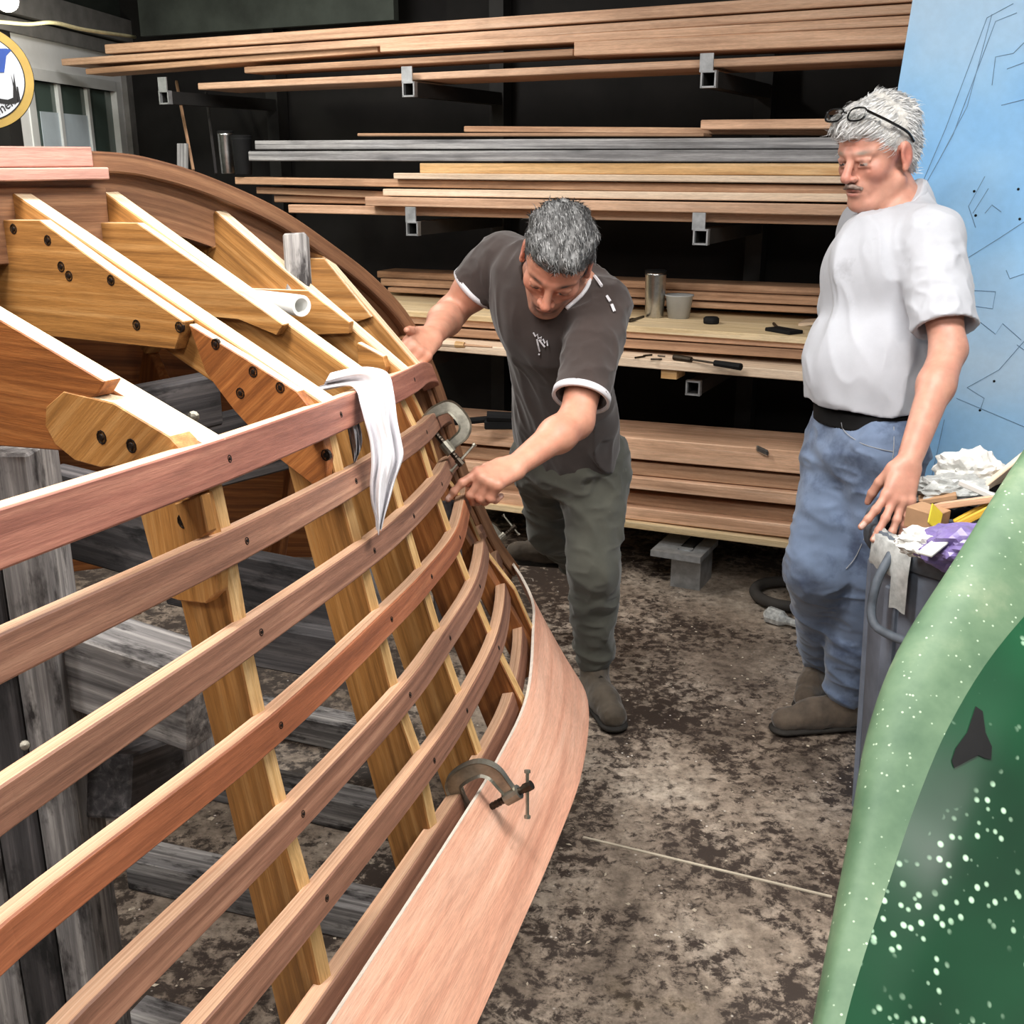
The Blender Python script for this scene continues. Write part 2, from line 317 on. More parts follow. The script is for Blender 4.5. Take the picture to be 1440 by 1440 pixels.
for k, (K3, C3, H3) in ST.items():
    Kp, Cp, Hp = W(*K3), W(*C3), W(*H3); _, n_ = splane(k)
    inw = lambda d: unit(np.cross(n_, d))*(1 if np.dot(np.cross(n_, d), W(K3[0],0,.9)-Cp) > 0 else -1)
    for sgn in (1, -1):
        mir = (lambda p: p) if sgn == 1 else (lambda p: p-2*BN*np.dot(p-W(K3[0],0,0), BN))
        Kq = Kp+unit(Cp-Kp)*.028; d1 = unit(Cp-Kp); w1 = inw(d1); d2 = unit(Hp-Cp); w2 = inw(d2)
        deep = {'S1': .10, 'S0': .10, 'A': .085, 'B': .085, 'C': .085, 'D': .06}.get(k, .09)
        mb = MB(); P_ = [Kq-n_*TH/2, Cp-n_*TH/2, Cp+w1*deep*.9-d1*.05-n_*TH/2, Kq+w1*deep-n_*TH/2]
        prism2(mb, [mir(p) for p in P_], (n_ if sgn == 1 else n_-2*BN*np.dot(n_, BN))*TH, mir(Cp)-mir(Kp), (0,))
        FR[k, sgn, 'b'] = mb.build('bottom_frame', [M['oak'] if k in 'ABCD' else M['oak_dark'], M['sawn']], BOAT, bevel=.002)
        wd = .092 if k != 'D' else .07
        prof = []
        for q_ in BTC.values():
            i_ = int(np.argmin(np.abs(q_[:,0]-(C3[0]+H3[0])/2))); fz = (C3[2]-q_[i_][2])/(C3[2]-H3[2]); base_ = Cp+(Hp-Cp)*fz; db = q_[i_][1]-(C3[1]+(H3[1]-C3[1])*fz); prof.append(base_+BN*db-BN*.017)
        prof = [prof[0]-d2*.012]+prof[1:]+[prof[-1]+d2*.10]; TS_ = .023
        mb = MB(); P_ = [p_-n_*TS_/2 for p_ in prof]+[prof[-1]+w2*wd-n_*TS_/2, prof[0]+w2*wd+d2*.05-n_*TS_/2]
        prism2(mb, [mir(p) for p in P_], (n_ if sgn == 1 else n_-2*BN*np.dot(n_, BN))*TS_, mir(Hp)-mir(Cp), tuple(range(len(prof)-1)))
        FR[k, sgn, 's'] = mb.build('side_frame', [M['oak_dark'] if k in ('C','D') else M['oak'], M['sawn2'] if 'sawn2' in M else M['sawn']], BOAT, bevel=.002)
# gusset plates on the aft faces
def plate(k, px, th, name='gusset', mat='oak', along=None, edges=(), off=None, parent=None):
    K_, n_ = splane(k); o = TH/2 if off is None else off
    pts = [onp(k, x, y, o) for x, y in px]
    mb = MB(); prism2(mb, pts, n_*th, along if along is not None else BN, edges)
    return mb.build(name, [M[mat], M['sawn']], parent or BOAT, bevel=.0015)
pA = plate('A', [(-70,308),(72,309),(170,380),(274,450),(262,489),(76,470),(-70,452)], .022, 'floor_timber', 'oak', edges=(0,1,2))
gA = plate('A', [(276,454),(356,502),(428,548),(458,585),(470,640),(466,690),(452,680),(400,640),(340,575),(300,522)], .016, 'gusset', 'oak_dark', V(-.5,.4,-.5), (0,1))
pB = plate('B', [(40,311),(203,313),(330,400),(408,455),(398,470),(345,448),(60,420)], .018, 'floor_timber', 'oak', edges=(0,1,2))
plate('C', [(352,405),(440,408),(498,452),(496,468),(430,470),(352,440)], .016, 'floor_timber', 'oak', edges=(0,1))
plate('D', [(420,362),(459,363),(525,445),(505,452),(420,425)], .014, 'floor_timber', 'oak', edges=(0,1))
plate('C', [(508,480),(545,500),(549,515),(545,525),(510,525)], .016, 'gusset', 'oak', edges=(0,))
pS = plate('S1', [(-160,340),(40,455),(172,532),(160,552),(110,570),(112,628),(0,620),(-160,600)], .024, 'floor_timber', 'oak_dark', edges=(0,1))
kS = plate('S1', [(120,544),(95,566),(94,592),(108,618),(135,640),(172,650),(260,640),(300,640),(268,606),(190,560)], .03, 'gusset', 'oak', V(-.5,.4,-.5), (9,8), .012)
sS = plate('S1', [(208,694),(252,700),(300,690),(322,790),(322,826),(306,842),(268,838),(250,832),(228,770)], .018, 'gusset', 'oak', V(.1,0,-1))
sS2 = plate('S1', [(258,704),(296,692),(306,744),(282,764),(270,732)], .014, 'gusset', 'oak', V(.1,0,-1), (), TH/2+.018)
for par, k, o, pts in ((pA,'A',TH/2+.022,[(19,322),(67,338),(86,375),(97,388),(156,394),(192,457),(252,460)]), (gA,'A',TH/2+.016,[(303,484),(356,523),(338,553),(394,545),(458,640)]), (kS,'S1',.012+.03,[(143,615),(185,627)]), (sS,'S1',TH/2+.018,[(257,733)])):
    for x, y in pts: bolt(par, onp(k, x, y, o), splane(k)[1])
# keel, keelson and stem: one curve in the centre plane
KC = catmull([(3.5,1.60),(2.6,1.606),(1.9,1.61),(1.5,1.615),(1.227,1.62),(1.09,1.602),(.952,1.562),(.81,1.506),(.674,1.431),(.56,1.36),(.452,1.272),(.375,1.17),(.316,1.062),(.263,.931),(.222,.83),(.16,.725),(.09,.61),(-.01,.49)], 5)
def rib(mb, curve, up0, up1, hw):                        # band between two offsets below the curve, half width hw
    rings = []
    for i, p in enumerate(curve):
        d = curve[min(i+1, len(curve)-1)]-curve[max(i-1, 0)]; d /= np.linalg.norm(d); nn = V(d[1], -d[0]) # inward
        if nn[1] > 0 and nn[0] < 0 and False: nn = -nn
        nn = V(-d[1]*-1, d[0]) if False else V(d[1], -d[0]); nn = nn if (nn[1] < 0 or nn[0] > .2) else -nn
        q0, q1 = p+nn*up0, p+nn*up1
        rings.append([W(q0[0], hw, q0[1]), W(q1[0], hw, q1[1]), W(q1[0], -hw, q1[1]), W(q0[0], -hw, q0[1])])
    return sweep(mb, rings)
mb = MB(); rib(mb, KC, 0, .034, .048); mb.build('keel', M['keel'], BOAT, bevel=.003)
mb = MB(); rib(mb, KC, .034, .12, .022); mb.build('keelson', M['keel'], BOAT)
mb = MB(); rib(mb, KC[52:], .036, .05, .040); mb.build('stem_facing', M['keel'], BOAT)
mb = MB(); beam(mb, W(3.5,0,1.60), W(1.245,0,1.611), .104, .032); mb.build('keel_cap', M['pink'], BOAT, bevel=.002)
mb = MB(); beam(mb, W(3.5,0,1.575), W(1.225,0,1.584), .13, .02); mb.build('keel_cap', M['pink'], BOAT, bevel=.002)
mb = MB(); beam(mb, W(1.58,.028,1.505), W(1.215,.028,1.50), .014, .12); mb.build('keelson_plate', M['keel'], BOAT, bevel=.002)
# battens running over the side frames
def side_dir(k): return unit(W(*ST[k][2])-W(*ST[k][1]))
for nm, pts in BT.items():
    C_ = catmull(pts, 6); hh = .047 if nm == 'b0' else .0385; th = .042 if nm == 'b0' else .026; out = .006 if nm != 'b6' else -.004
    rings = []
    for i, p in enumerate(C_):
        d = C_[min(i+1, len(C_)-1)]-C_[max(i-1, 0)]; tang = unit(-BF*d[0]+BN*d[1]+V(0,0,d[2]))
        fl = np.interp(p[0], [.3,.6,1.1,1.7,3], [.55,.40,.30,.20,.15])      # flare of the side
        dn_ = unit(BN*fl+V(0,0,-1)); dn_ = unit(dn_-tang*np.dot(dn_, tang)); o_ = unit(np.cross(dn_, tang)); o_ = o_ if np.dot(o_, BN) > 0 else -o_
        c = W(*p)
        rings.append([c-dn_*hh/2+o_*out, c+dn_*hh/2+o_*out, c+dn_*hh/2+o_*(out-th), c-dn_*hh/2+o_*(out-th)])
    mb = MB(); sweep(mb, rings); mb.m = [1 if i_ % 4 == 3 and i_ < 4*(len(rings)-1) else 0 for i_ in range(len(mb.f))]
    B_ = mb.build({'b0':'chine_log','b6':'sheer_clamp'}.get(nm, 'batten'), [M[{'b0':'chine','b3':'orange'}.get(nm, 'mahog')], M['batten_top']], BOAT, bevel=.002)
    for s_ in (1.657, 1.312, 1.09, .855):                                    # screw heads where it crosses a frame
        i = int(np.argmin(np.abs(C_[:,0]-s_))); c = np.mean(rings[i][:2], 0); o_ = unit(rings[i][0]-rings[i][3])
        if nm != 'b6': bolt(B_, c+(rings[i+1][0]-rings[i][0])*.2, o_, .0045)
# far side: already planked, seen only from inside
def skin(mb, A_, B_, off):
    n_ = len(A_); v = list(A_)+list(B_)+[p+off for p in A_]+[p+off for p in B_]
    f = []
    for i in range(n_-1):
        f += [(i,i+1,n_+i+1,n_+i), (2*n_+i,3*n_+i,3*n_+i+1,2*n_+i+1), (i,2*n_+i,2*n_+i+1,i+1), (n_+i,n_+i+1,3*n_+i+1,3*n_+i)]
    f += [(0,n_,3*n_,2*n_), (n_-1,3*n_-1,4*n_-1,2*n_-1)]
    L = np.concatenate([[0], np.cumsum([np.linalg.norm(A_[i+1]-A_[i]) for i in range(n_-1)])]); wd_ = np.linalg.norm(A_[0]-B_[0])
    g = [(l,0,0) for l in L]+[(l,wd_,0) for l in L]; return mb.add(v, f, g+g)
Cc = catmull(BT['b0'], 4); Hc = catmull(BT['b6'], 4); far = lambda P, dz=0: [W(p[0], -p[1]-.012, p[2]+dz) for p in P]
mb = MB(); skin(mb, far(Cc), far(Hc), -BN*.008); mb.build('hull_planking', M['oak_dark'], BOAT)
kk = [np.argmin(np.abs(KC[:,0]-p[0])) for p in Cc]; mb = MB(); skin(mb, [W(KC[i][0], -.045, KC[i][1]-.02) for i in kk], far(Cc,.03), V(0,0,.008)); mb.build('hull_planking', M['oak_dark'], BOAT)
# the pink plywood plank along the sheer
top = [(2.72,1.25,.64),(2.2,1.135,.65),(1.95,1.07,.652),(1.649,.973,.648),(1.301,.853,.636),(1.061,.759,.618),(.814,.645,.604),(.49,.433,.580),(.32,.312,.556),(.15,.16,.53),(0,.012,.505)]
bot = [(2.70,1.35,.49),(2.19,1.24,.495),(1.94,1.175,.495),(1.637,1.078,.492),(1.292,.957,.484),(1.041,.865,.477),(.788,.757,.464),(.434,.547,.401),(.26,.375,.39),(.12,.19,.42),(-.01,.012,.49)]
TC, BC = catmull(top, 6), catmull(bot, 6)
mb = MB(); skin(mb, [W(*p)+BN*.006 for p in TC], [W(*p)+BN*.006 for p in BC], unit(BN*.83+V(0,0,.55))*.008)
o = mb.build('hull_plank', M['ply'], BOAT, smooth=False); tag(o, 'wide pink plywood plank')
mb = MB(); skin(mb, [W(*p)+BN*.0055+V(0,0,.0008) for p in TC], [W(*p)+BN*.0055+V(0,0,-.0015) for p in TC], unit(BN*.83+V(0,0,.55))*.0088); mb.build('plank_edge', M['plyedge'], o)

# ------------------------------------------------------------------ weathered building jig that carries the hull
JIG = thing('building_jig', 'weathered grey timber posts and beams that carry the boat hull from inside', 'trestle', V(*(W(1.7,.3,0))))
def jb(name, p, q, w_, h_, mat='grey', up=(0,0,1), cap=True):
    mb = MB(); beam(mb, p, q, w_, h_, up); return mb.build(name, M[mat], JIG, bevel=.004)
pc = at(52, 632, 1.45); px_, py_ = pc[0], pc[1]
for i, (dx, dy, top_, wd, dp) in enumerate(((-.028,.02,1.243,.056,.10),(-.088,.015,1.25,.058,.09),(-.15,.02,1.25,.06,.1),(-.215,.02,1.25,.06,.1))):
    mb = MB(); beam(mb, (px_+dx, py_+dy, 0), (px_+dx, py_+dy, top_), dp, wd, (1,0,0)); mb.build('post', M['grey'] if i != 1 else M['greydark'], JIG, bevel=.004)
jb('beam', at(60,905,1.62), at(296,985,1.50), .09, .12, 'grey')
jb('beam', at(300,880,2.05), at(500,915,1.95), .10, .085, 'greydark')
jb('beam', at(80,715,1.72), at(250,760,1.62), .04, .14, 'greydark')
jb('beam', at(110,600,1.75), at(300,560,1.95), .05, .09, 'greydark')
jb('beam', at(240,800,2.05), at(480,850,1.95), .04, .13, 'greydark')
jb('beam', at(240,650,2.15), at(440,600,2.25), .04, .14, 'greydark')
jb('beam', at(140,1105,1.62), at(262,1055,1.95), .095, .095, 'greydark')
jb('post', at(262,905,1.62), at(287,1075,1.62), .05, .03, 'grey', up=(0,1,0))
jb('post', at(483,845,2.12), at(490,930,2.12), .085, .05, 'grey', up=(0,1,0))
jb('post', at(416,330,2.12), at(430,560,2.12), .045, .035, 'grey', up=(0,1,0))
jb('post', at(618,705,2.45), at(640,900,2.45), .07, .06, 'greydark', up=(0,1,0))
jb('brace', at(520,740,2.1), at(578,880,2.0), .075, .03, 'grey', up=(.3,-1,0))
for p, q in (((185,1418),(330,1462)), ((190,1192),(570,1274)), ((235,1060),(560,1130)), ((360,985),(560,1025))):
    a_, b_ = atz(*p, .085), atz(*q, .085); jb('sleeper', a_-V(0,0,.0425), b_-V(0,0,.0425), .085, .085, 'grey')
mb = MB(); lathe(mb, at(272,586,1.86), [(.010,0),(.010,.006),(.005,.009),(0,.010)], 10, unit(-ray(262,590))); mb.build('bolt', M['castiron'], JIG)
mb = MB(); lathe(mb, at(35,1048,1.42), [(.007,0),(.006,.004),(0,.006)], 10, unit(-ray(35,1048))); mb.build('bolt', M['castiron'], JIG)
# ------------------------------------------------------------------ lumber rack on the back wall
RACK = thing('lumber_rack', 'dark steel cantilever lumber rack with square tube arms against the back wall', 'rack', RK(-.6,.35,0))
def rplane(x, y, d): return atp(x, y, RK(0,d,0), DN)
def rbox(name, s, d, z, hs, hd, hz, mat, parent=RACK):
    mb = MB(); box(mb, RK(s,d,z), [E_, DN, V(0,0,1)], (hs,hd,hz)); return mb.build(name, mat, parent)
M['rack_dark'] = plain('shaded_dark_steel', (44,43,42), .7, .2)
for s in (-2.45,-1.2,0.,1.2):
    rbox('upright', s, .74, 1.2, .035, .04, 1.2, M['rack_dark'])
    for z in (1.905,1.38,.835,.175):
        mb = MB(); a0, a1 = -.03, .70
        for (ds, dz, hs, hz) in ((-.0235,0,.0025,.026),(.0235,0,.0025,.026),(0,.0235,.026,.0025),(0,-.0235,.026,.0025)):
            box(mb, RK(s+ds, (a0+a1)/2, z-.03+dz), [E_, DN, V(0,0,1)], (hs,(a1-a0)/2,hz))
        am = mb.build('arm', M['rack_dark'], RACK)  # arm coloured dark to stand for the shade behind its steel tip
        mb = MB()
        for (ds, dz, hs, hz) in ((-.0245,0,.0030,.028),(.0245,0,.0030,.028),(0,.0245,.028,.0030),(0,-.0245,.028,.0030)): box(mb, RK(s+ds, a0-.004, z-.03+dz), [E_, DN, V(0,0,1)], (hs,.012,hz))
        mb.build('arm_tip', M['galv'], am)
        if z > 1: 
            rbox('end_tab', s-.012, -.032, z+.024, .024, .003, .03, M['galv'], am)
            mb = MB(); lathe(mb, RK(s,.1,z-.022), [(.007,0),(.006,.006),(0,.009)], 8, -DN); mb.build('bolt', M['galv'], am)
for s in (0., -1.25, 1.2):
    f_ = rbox('foot', s, .06, .075, .06, .08, .075, M['galv']); rbox('foot_plate', s-.02, .02, .155, .1, .12, .012, M['galv'], f_)
BOARDS = [  # label, material, left x, y top, y bottom, right x, y top, y bottom, setback, width
 ('topmost tan board of the stack on the top rack arms','tan',147,63,75,1300,-20,3,.0,.2),
 ('longest tan board on the top rack arms, second from the top','tan',86,82,93,1300,4,18,.0,.22),
 ('short thin brown board in the upper stack ending beside the window','brown',120,97,104,531,63,75,.02,.16),
 ('tan board butted against the short thin brown board in the upper stack','tan',534,62,74,1300,20,35,.0,.16),
 ('narrow brown board above the lowest board of the upper stack, left of the black gap','brown',343,94,103,806,68,79,.01,.14),
 ('thick rough-edged tan board above the lowest board of the upper stack','tan',807,58,79,1300,35,61,.0,.2),
 ('lowest tan board resting directly on the top rack arms','tan',278,117,126,1300,68,83,.01,.28),
 ('thin pale-ended strip lying on the grey barn boards','brown',502,187,192,990,187,192,.0,.1),
 ('warped brown board behind the thin strip on the grey barn boards','brown',652,176,187,1230,182,190,.12,.12),
 ('short tan board lying on the grey barn boards beside the white-haired man','tan',985,168,183,1230,166,181,.03,.15),
 ('upper grey weathered barn board on the middle rack arms','rackgrey',358,197,211,1230,193,209,.0,.2),
 ('lower grey weathered barn board on the middle rack arms','rackgrey',349,212,227,1230,210,228,-.01,.22),
 ('yellow knotty pine board under the grey barn boards','pine',590,229,244,1230,229,248,.0,.2),
 ('pale thin board directly under the knotty pine board','white_board',553,243,252,1230,248,259,-.01,.22),
 ('long brown board under the pale thin board on the middle arms','brown',330,247,261,1230,263,273,.02,.2),
 ('pale whitish board on top of the wide brown board on the middle arms','white_board',538,265,276,1230,273,285,.0,.2),
 ('wide brown board with scuffed edge, front of the middle stack','tan',513,277,289,1230,287,306,-.02,.24),
 ('brown board end in the middle stack just above its lowest left boards','brown',360,262,273,560,270,280,.06,.18),
 ('thin brown board second from the bottom in the middle stack','brown',385,274,285,900,282,294,.08,.2),
 ('lowest board of the middle stack resting on the arms','tan',405,287,300,1230,303,318,.05,.24),
 ('warped brown board on top of the bench stack behind the working man','brown',530,381,390,1230,407,420,.44,.16),
 ('straight brown board second from the top of the bench stack','brown',535,391,402,1230,421,434,.42,.18),
 ('dark board lying at the back of the plywood bench top','brown',545,404,411,1230,437,446,.40,.18),
 ('tan board under the plywood bench top','tan',560,441,455,1230,483,497,.0,.3),
 ('brown board below the tan board under the bench top','brown',570,457,470,1230,499,512,-.0,.3),
 ('wide rounded brown plank on top of the lowest lumber stack','tan',585,590,618,1230,642,678,-.02,.3),
 ('grey-brown board second in the lowest lumber stack','brown',590,621,640,1230,680,700,.0,.3),
 ('pale-edged tan board third in the lowest lumber stack','tan',600,642,659,1230,705,722,-.03,.32),
 ('brown board fourth in the lowest lumber stack','brown',610,664,680,1230,728,748,.03,.28),
 ('tan board fifth in the lowest lumber stack','tan',620,684,699,1230,750,772,-.01,.3),
 ('pale plywood sheet at the bottom of the lowest lumber stack','plyshelf',630,701,709,1230,777,789,-.03,.5)]
for lab, mat, xl, tl, bl, xr, tr, br, d, wd in BOARDS:
    p0, p1, q0, q1 = rplane(xl,tl,d), rplane(xl,bl,d), rplane(xr,tr,d), rplane(xr,br,d)
    hgt = ((p0-p1)[2]+(q0-q1)[2])/2; mb = MB(); beam(mb, (p0+p1)/2+DN*wd/2, (q0+q1)/2+DN*wd/2, wd, max(hgt*.94,.008))
    tag(mb.build('lumber_board', M[mat], bevel=.003), lab, 'board', 'boards on the lumber rack')
# plywood bench top and the tool shelf
z1 = rplane(960,472,-.02)[2]; mb = MB(); box(mb, RK(-.65,.27,z1+.012), [E_,DN,V(0,0,1)], (1.15,.29,.012)); tag(mb.build('bench_top', M['plyshelf'], bevel=.002), 'pale plywood bench top with a steel tumbler on it', 'shelf')
z2 = rplane(960,515,-.10)[2]; mb = MB(); box(mb, RK(-.55,.03,z2), [E_,DN,V(0,0,1)], (1.15,.14,.017)); tag(mb.build('tool_shelf', M['white_board'], bevel=.003), 'pale board shelf with hand tools below the plywood bench top', 'shelf')
mb = MB(); box(mb, RK(-.08,-.04,z2-.035), [E_,DN,V(0,0,1)], (.03,.05,.018)); tag(mb.build('support_block', M['pine']), 'small wooden block under the tool shelf edge', 'block')
zt = z1+.024; zs = z2+.017
def onb(x, y, z): p = atz(x, y, z); return p
def tumbler(p, r, h, lab, mat, lid=True):
    t_ = thing('tumbler', lab, 'tumbler', p)
    mb = MB(); lathe(mb, p, [(r*.84,0),(r*.86,.004),(r*.97,h*.55),(r,h*.92),(r*1.02,h*.95),(r*1.02,h),(r*.95,h),(r*.9,h*.9),(0,h*.9)], 24); mb.build('cup', mat, t_, smooth=True)
    mb = MB(); lathe(mb, p+V(0,0,h*.985), [(r*.98,0),(r*1.03,.004),(r*1.03,.01),(r*.9,.013),(0,.013)], 24); mb.build('lid', M['black'], t_)
M['cupclear'] = plain('cloudy_plastic', (170,172,172), .35, 0, .1); 
tumbler(onb(920,446,zt), .042, .175, 'tall brushed steel tumbler on the plywood bench top', M['steel'])
zm = rplane(335,250,.05)[2]
tumbler(rplane(321,244,.06), .034, .17, 'polished steel tumbler beside the black mug on the middle shelf', M['steel']); 
tumbler(rplane(343,246,.04), .042, .155, 'black travel mug at the end of the grey barn boards', M['black'])
p = onb(954,447,zt); mb = MB(); lathe(mb, p, [(.042,0),(.054,.085),(.058,.088),(.058,.092),(.05,.09),(.04,.01),(0,.01)], 20); tag(mb.build('plastic_cup', M['cupclear'], smooth=True), 'cloudy plastic cup next to the steel tumbler', 'cup')
p = onb(1000,455,zt); mb = MB(); lathe(mb, p, [(.028,0),(.03,.006),(.03,.02),(.024,.026),(0,.027)], 14); tag(mb.build('tape_measure', M['black'], smooth=True), 'small round black tape measure on the bench top', 'tool')
p, q = onb(884,452,zt+.004), onb(905,445,zt+.004); mb = MB(); beam(mb, p, q, .008, .008); beam(mb, p, p+(q-p)*.35, .016, .014); tag(mb.build('utility_knife', M['darkiron']), 'small dark knife lying left of the steel tumbler', 'tool')
p, q = onb(1085,462,zt+.006), onb(1120,468,zt+.006); mb = MB(); beam(mb, p, q, .07, .014); tag(mb.build('leather_case', M['black'], bevel=.003), 'folded black case lying on the bench top', 'case')
mb = MB(); tube(mb, [onb(1088,455,zt+.006), onb(1098,466,zt+.006)], .006, 6); tag(mb.build('bit_driver', M['darkiron']), 'thin steel bit lying against the folded black case', 'tool')
mb = MB(); box(mb, onb(1150,452,zt+.012), [unit(E_+V(0,0,.15)),DN,V(0,0,1)], (.06,.06,.006)); tag(mb.build('sandpaper_pad', M['white_board']), 'pale flat pad on the bench top behind the man in the white shirt', 'pad')
def hand_tool(name, lab, pts, parts):
    t_ = thing(name, lab, 'tool', (pts[0]+pts[1])/2*V(1,1,1)-V(0,0,.012)); a, b = pts; d = b-a
    for nm, f0, f1, r0, r1, mat in parts:
        mb = MB(); tube(mb, [a+d*f0, a+d*(f0+f1)/2, a+d*f1], [r0,(r0+r1)/2,r1], 8); mb.build(nm, M[mat], t_)
hand_tool('screwdriver', 'black-handled screwdriver on the tool shelf below the plywood bench', (onb(948,502,zs+.012), onb(1042,516,zs+.012)), [('handle',.62,1,.011,.013,'black'),('shaft',.25,.64,.004,.004,'darkiron'),('grip',0,.27,.012,.01,'navy') if False else ('ferrule',0,.27,.012,.01,'darkiron')])
hand_tool('wood_chisel', 'wooden-handled chisel lying on the tool shelf behind the bent man', (onb(605,482,zs+.012), onb(692,488,zs+.012)), [('handle',0,.45,.014,.012,'white_board'),('ferrule',.42,.56,.014,.012,'pine'),('blade',.55,1,.006,.004,'brown')])
for i, (x, y, dx) in enumerate(((893,503,14),(905,500,12),(915,505,16),(925,500,10))):
    mb = MB(); tube(mb, [onb(x,y,zs+.004), onb(x+dx,y-2+i,zs+.004)], .0035, 6); tag(mb.build('loose_screw', M['darkiron']), 'loose dark screw lying on the tool shelf beside the man', 'screw', 'loose screws on the tool shelf')
zb = rplane(1072,622,-.02)[2]; p = rplane(1072,634,-.03); mb = MB(); box(mb, p, [unit(E_+V(0,0,-.35)), DN, V(0,0,1)], (.025,.006,.012)); tag(mb.build('pocket_knife', M['steel'], bevel=.005), 'small silver pocket knife on the rounded plank of the lowest stack', 'knife')
a, b = rplane(600,597,-.08), rplane(716,587,-.08)
G = thing('caulking_gun', 'black caulking gun lying on the lowest lumber stack behind the boat bow', 'tool', (a+b)/2-V(0,0,.03))
mb = MB(); tube(mb, [a, b], .014, 10); mb.build('barrel', M['black'], G); mb = MB(); tube(mb, [b-V(.09,0,-.004), b+V(.01,0,0)], .022, 10); mb.build('collar', M['black'], G)
mb = MB(); beam(mb, b-V(.1,0,.03), b-V(-.02,0,.03), .03, .035); mb.build('handle', M['black'], G, bevel=.005)
# under the rack
p = atz(1110,845); mb = MB(); pts = [p+V(.11*math.cos(a)*1.2,.13*math.sin(a),.03) for a in np.linspace(0,2*math.pi,28)]; tube(mb, pts, .022, 8, False); tag(mb.build('rubber_hose_ring', plain('dusty_rubber', (58,54,50), .8), smooth=True), 'dusty black rubber ring lying under the lumber rack', 'hose')
BO = thing('plastic_bottle', 'clear crumpled plastic bottle on the floor beside the jeans', 'bottle', atz(1100,870))
p, q = atz(1075,862,.03), atz(1128,880,.02); d = q-p; M['clear'] = plain('clear_plastic', (196,198,196), .12, 0, .5, 60)
mb = MB(); tube(mb, [p, p+d*.1, p+d*.45, p+d*.6, p+d*.75], [.012,.032,.03,.016,.013], 9); mb.build('body', M['clear'], BO); mb = MB(); tube(mb, [p+d*.74, p+d], [.014,.013], 9); mb.build('neck', M['clear'], BO)

# ------------------------------------------------------------------ leaning blue board
def panel_mat():
    t = NT('pale_blue_board'); co = t.coord('Object'); nz = t.noise(co, 1.3, 3, .5)
    c = t.ramp(nz, [(.3, lin(196,220,240)), (.5, lin(158,204,242)), (.68, lin(122,184,238))])
    return t.set(t.mix(.25, c, t.ramp(t.noise(co, 40, 4), [(.3,(.8,.8,.8,1)),(.7,(1.1,1.1,1.1,1))]), 'MULTIPLY'), .55)
pn_ = unit(DN*1+V(0,0,.10)); pp_ = RK(.5,-.33,1.2)
def onpan(x, y, o=0.): return atp(x, y, pp_-pn_*o, pn_)
tl, bl = onpan(1290,-40), onpan(1163,720); dnv = unit(bl-tl); rt = unit(np.cross(pn_, dnv)); rt = rt if rt[0] > 0 else -rt
hgt = (tl[2]-.004)/-dnv[2]
PAN = thing('blue_panel', 'large pale blue board with pencil scribbles leaning beside the white-haired man', 'panel', tl+dnv*hgt+rt*.6)
mb = MB(); prism(mb, [tl, tl+rt*1.22, tl+rt*1.22+dnv*hgt, tl+dnv*hgt], pn_*.03); mb.build('sheet', panel_mat(), PAN)
M['pencil'] = plain('pencil_grey', (116,146,176), .8)
for L in ([(1425,5),(1388,25),(1375,60),(1330,180),(1295,262)],[(1430,18),(1400,30),(1385,70),(1340,190),(1300,262)],[(1395,20),(1360,150),(1318,230)],[(1440,60),(1425,75),(1400,80),(1395,120)],[(1440,88),(1416,97)],[(1440,140),(1408,148)],[(1385,248),(1362,290),(1372,320)],[(1390,265),(1368,300)],[(1385,300),(1395,288),(1408,298)],[(1440,312),(1405,335),(1362,362)],[(1415,380),(1420,392),(1440,385)],[(1362,408),(1400,410),(1396,434),(1366,430)],[(1362,440),(1400,470),(1410,455),(1436,478)],[(1440,480),(1405,520),(1360,545)],[(1360,545),(1384,560),(1378,578)],[(1430,485),(1440,492)],[(1345,560),(1440,600)],[(1328,590),(1306,690)]):
    mb = MB(); tube(mb, [onpan(x,y,.0008) for x,y in L], .0011, 4); mb.build('pencil_line', M['pencil'], PAN)
for x, y in ((1370,269),(1432,266),(1372,303),(1434,308),(1398,536),(1378,577)):
    mb = MB(); lathe(mb, onpan(x,y,.001), [(.004,0),(.003,.001),(0,.001)], 8, -pn_); mb.build('pin_hole', M['black'], PAN)

# ------------------------------------------------------------------ rubbish bin
bc = V(1.085,2.33,0); BH = .835; BIN = thing('rubbish_bin', 'large grey plastic rubbish bin overflowing with wood scraps', 'bin', bc)
M['binp'] = plain('scuffed_grey_plastic', (112,120,134), .55, 0, .35, 9, .15); M['binhi'] = plain('worn_grey_rim', (88,96,106), .6, 0, .45, 22, .2)
mb = MB(); lathe(mb, bc, [(.225,0),(.232,.02),(.262,BH-.10),(.266,BH-.06),(.255,BH-.06),(.215,.04),(.02,.04)], 40); mb.build('body', M['binp'], BIN, smooth=True)
mb = MB(); lathe(mb, bc+V(0,0,BH-.06), [(.264,0),(.285,.004),(.288,.045),(.284,.058),(.268,.06),(.258,.05),(.254,-.01)], 40, ring=True); mb.build('rim', M['binhi'], BIN, smooth=True)
for a in np.arange(8)*math.pi/4+.3:
    mb = MB(); beam(mb, bc+V(.24*math.cos(a),.24*math.sin(a),.05), bc+V(.263*math.cos(a),.263*math.sin(a),BH-.12), .04, .016, up=(math.cos(a),math.sin(a),0)); mb.build('rib', M['binp'], BIN, bevel=.004)
ang = math.radians(215); rd = V(math.cos(ang),math.sin(ang),0); tg = V(-rd[1],rd[0],0)
hd = lambda s, o, z: bc+rd*o+tg*s+V(0,0,z)
mb = MB(); rings = []
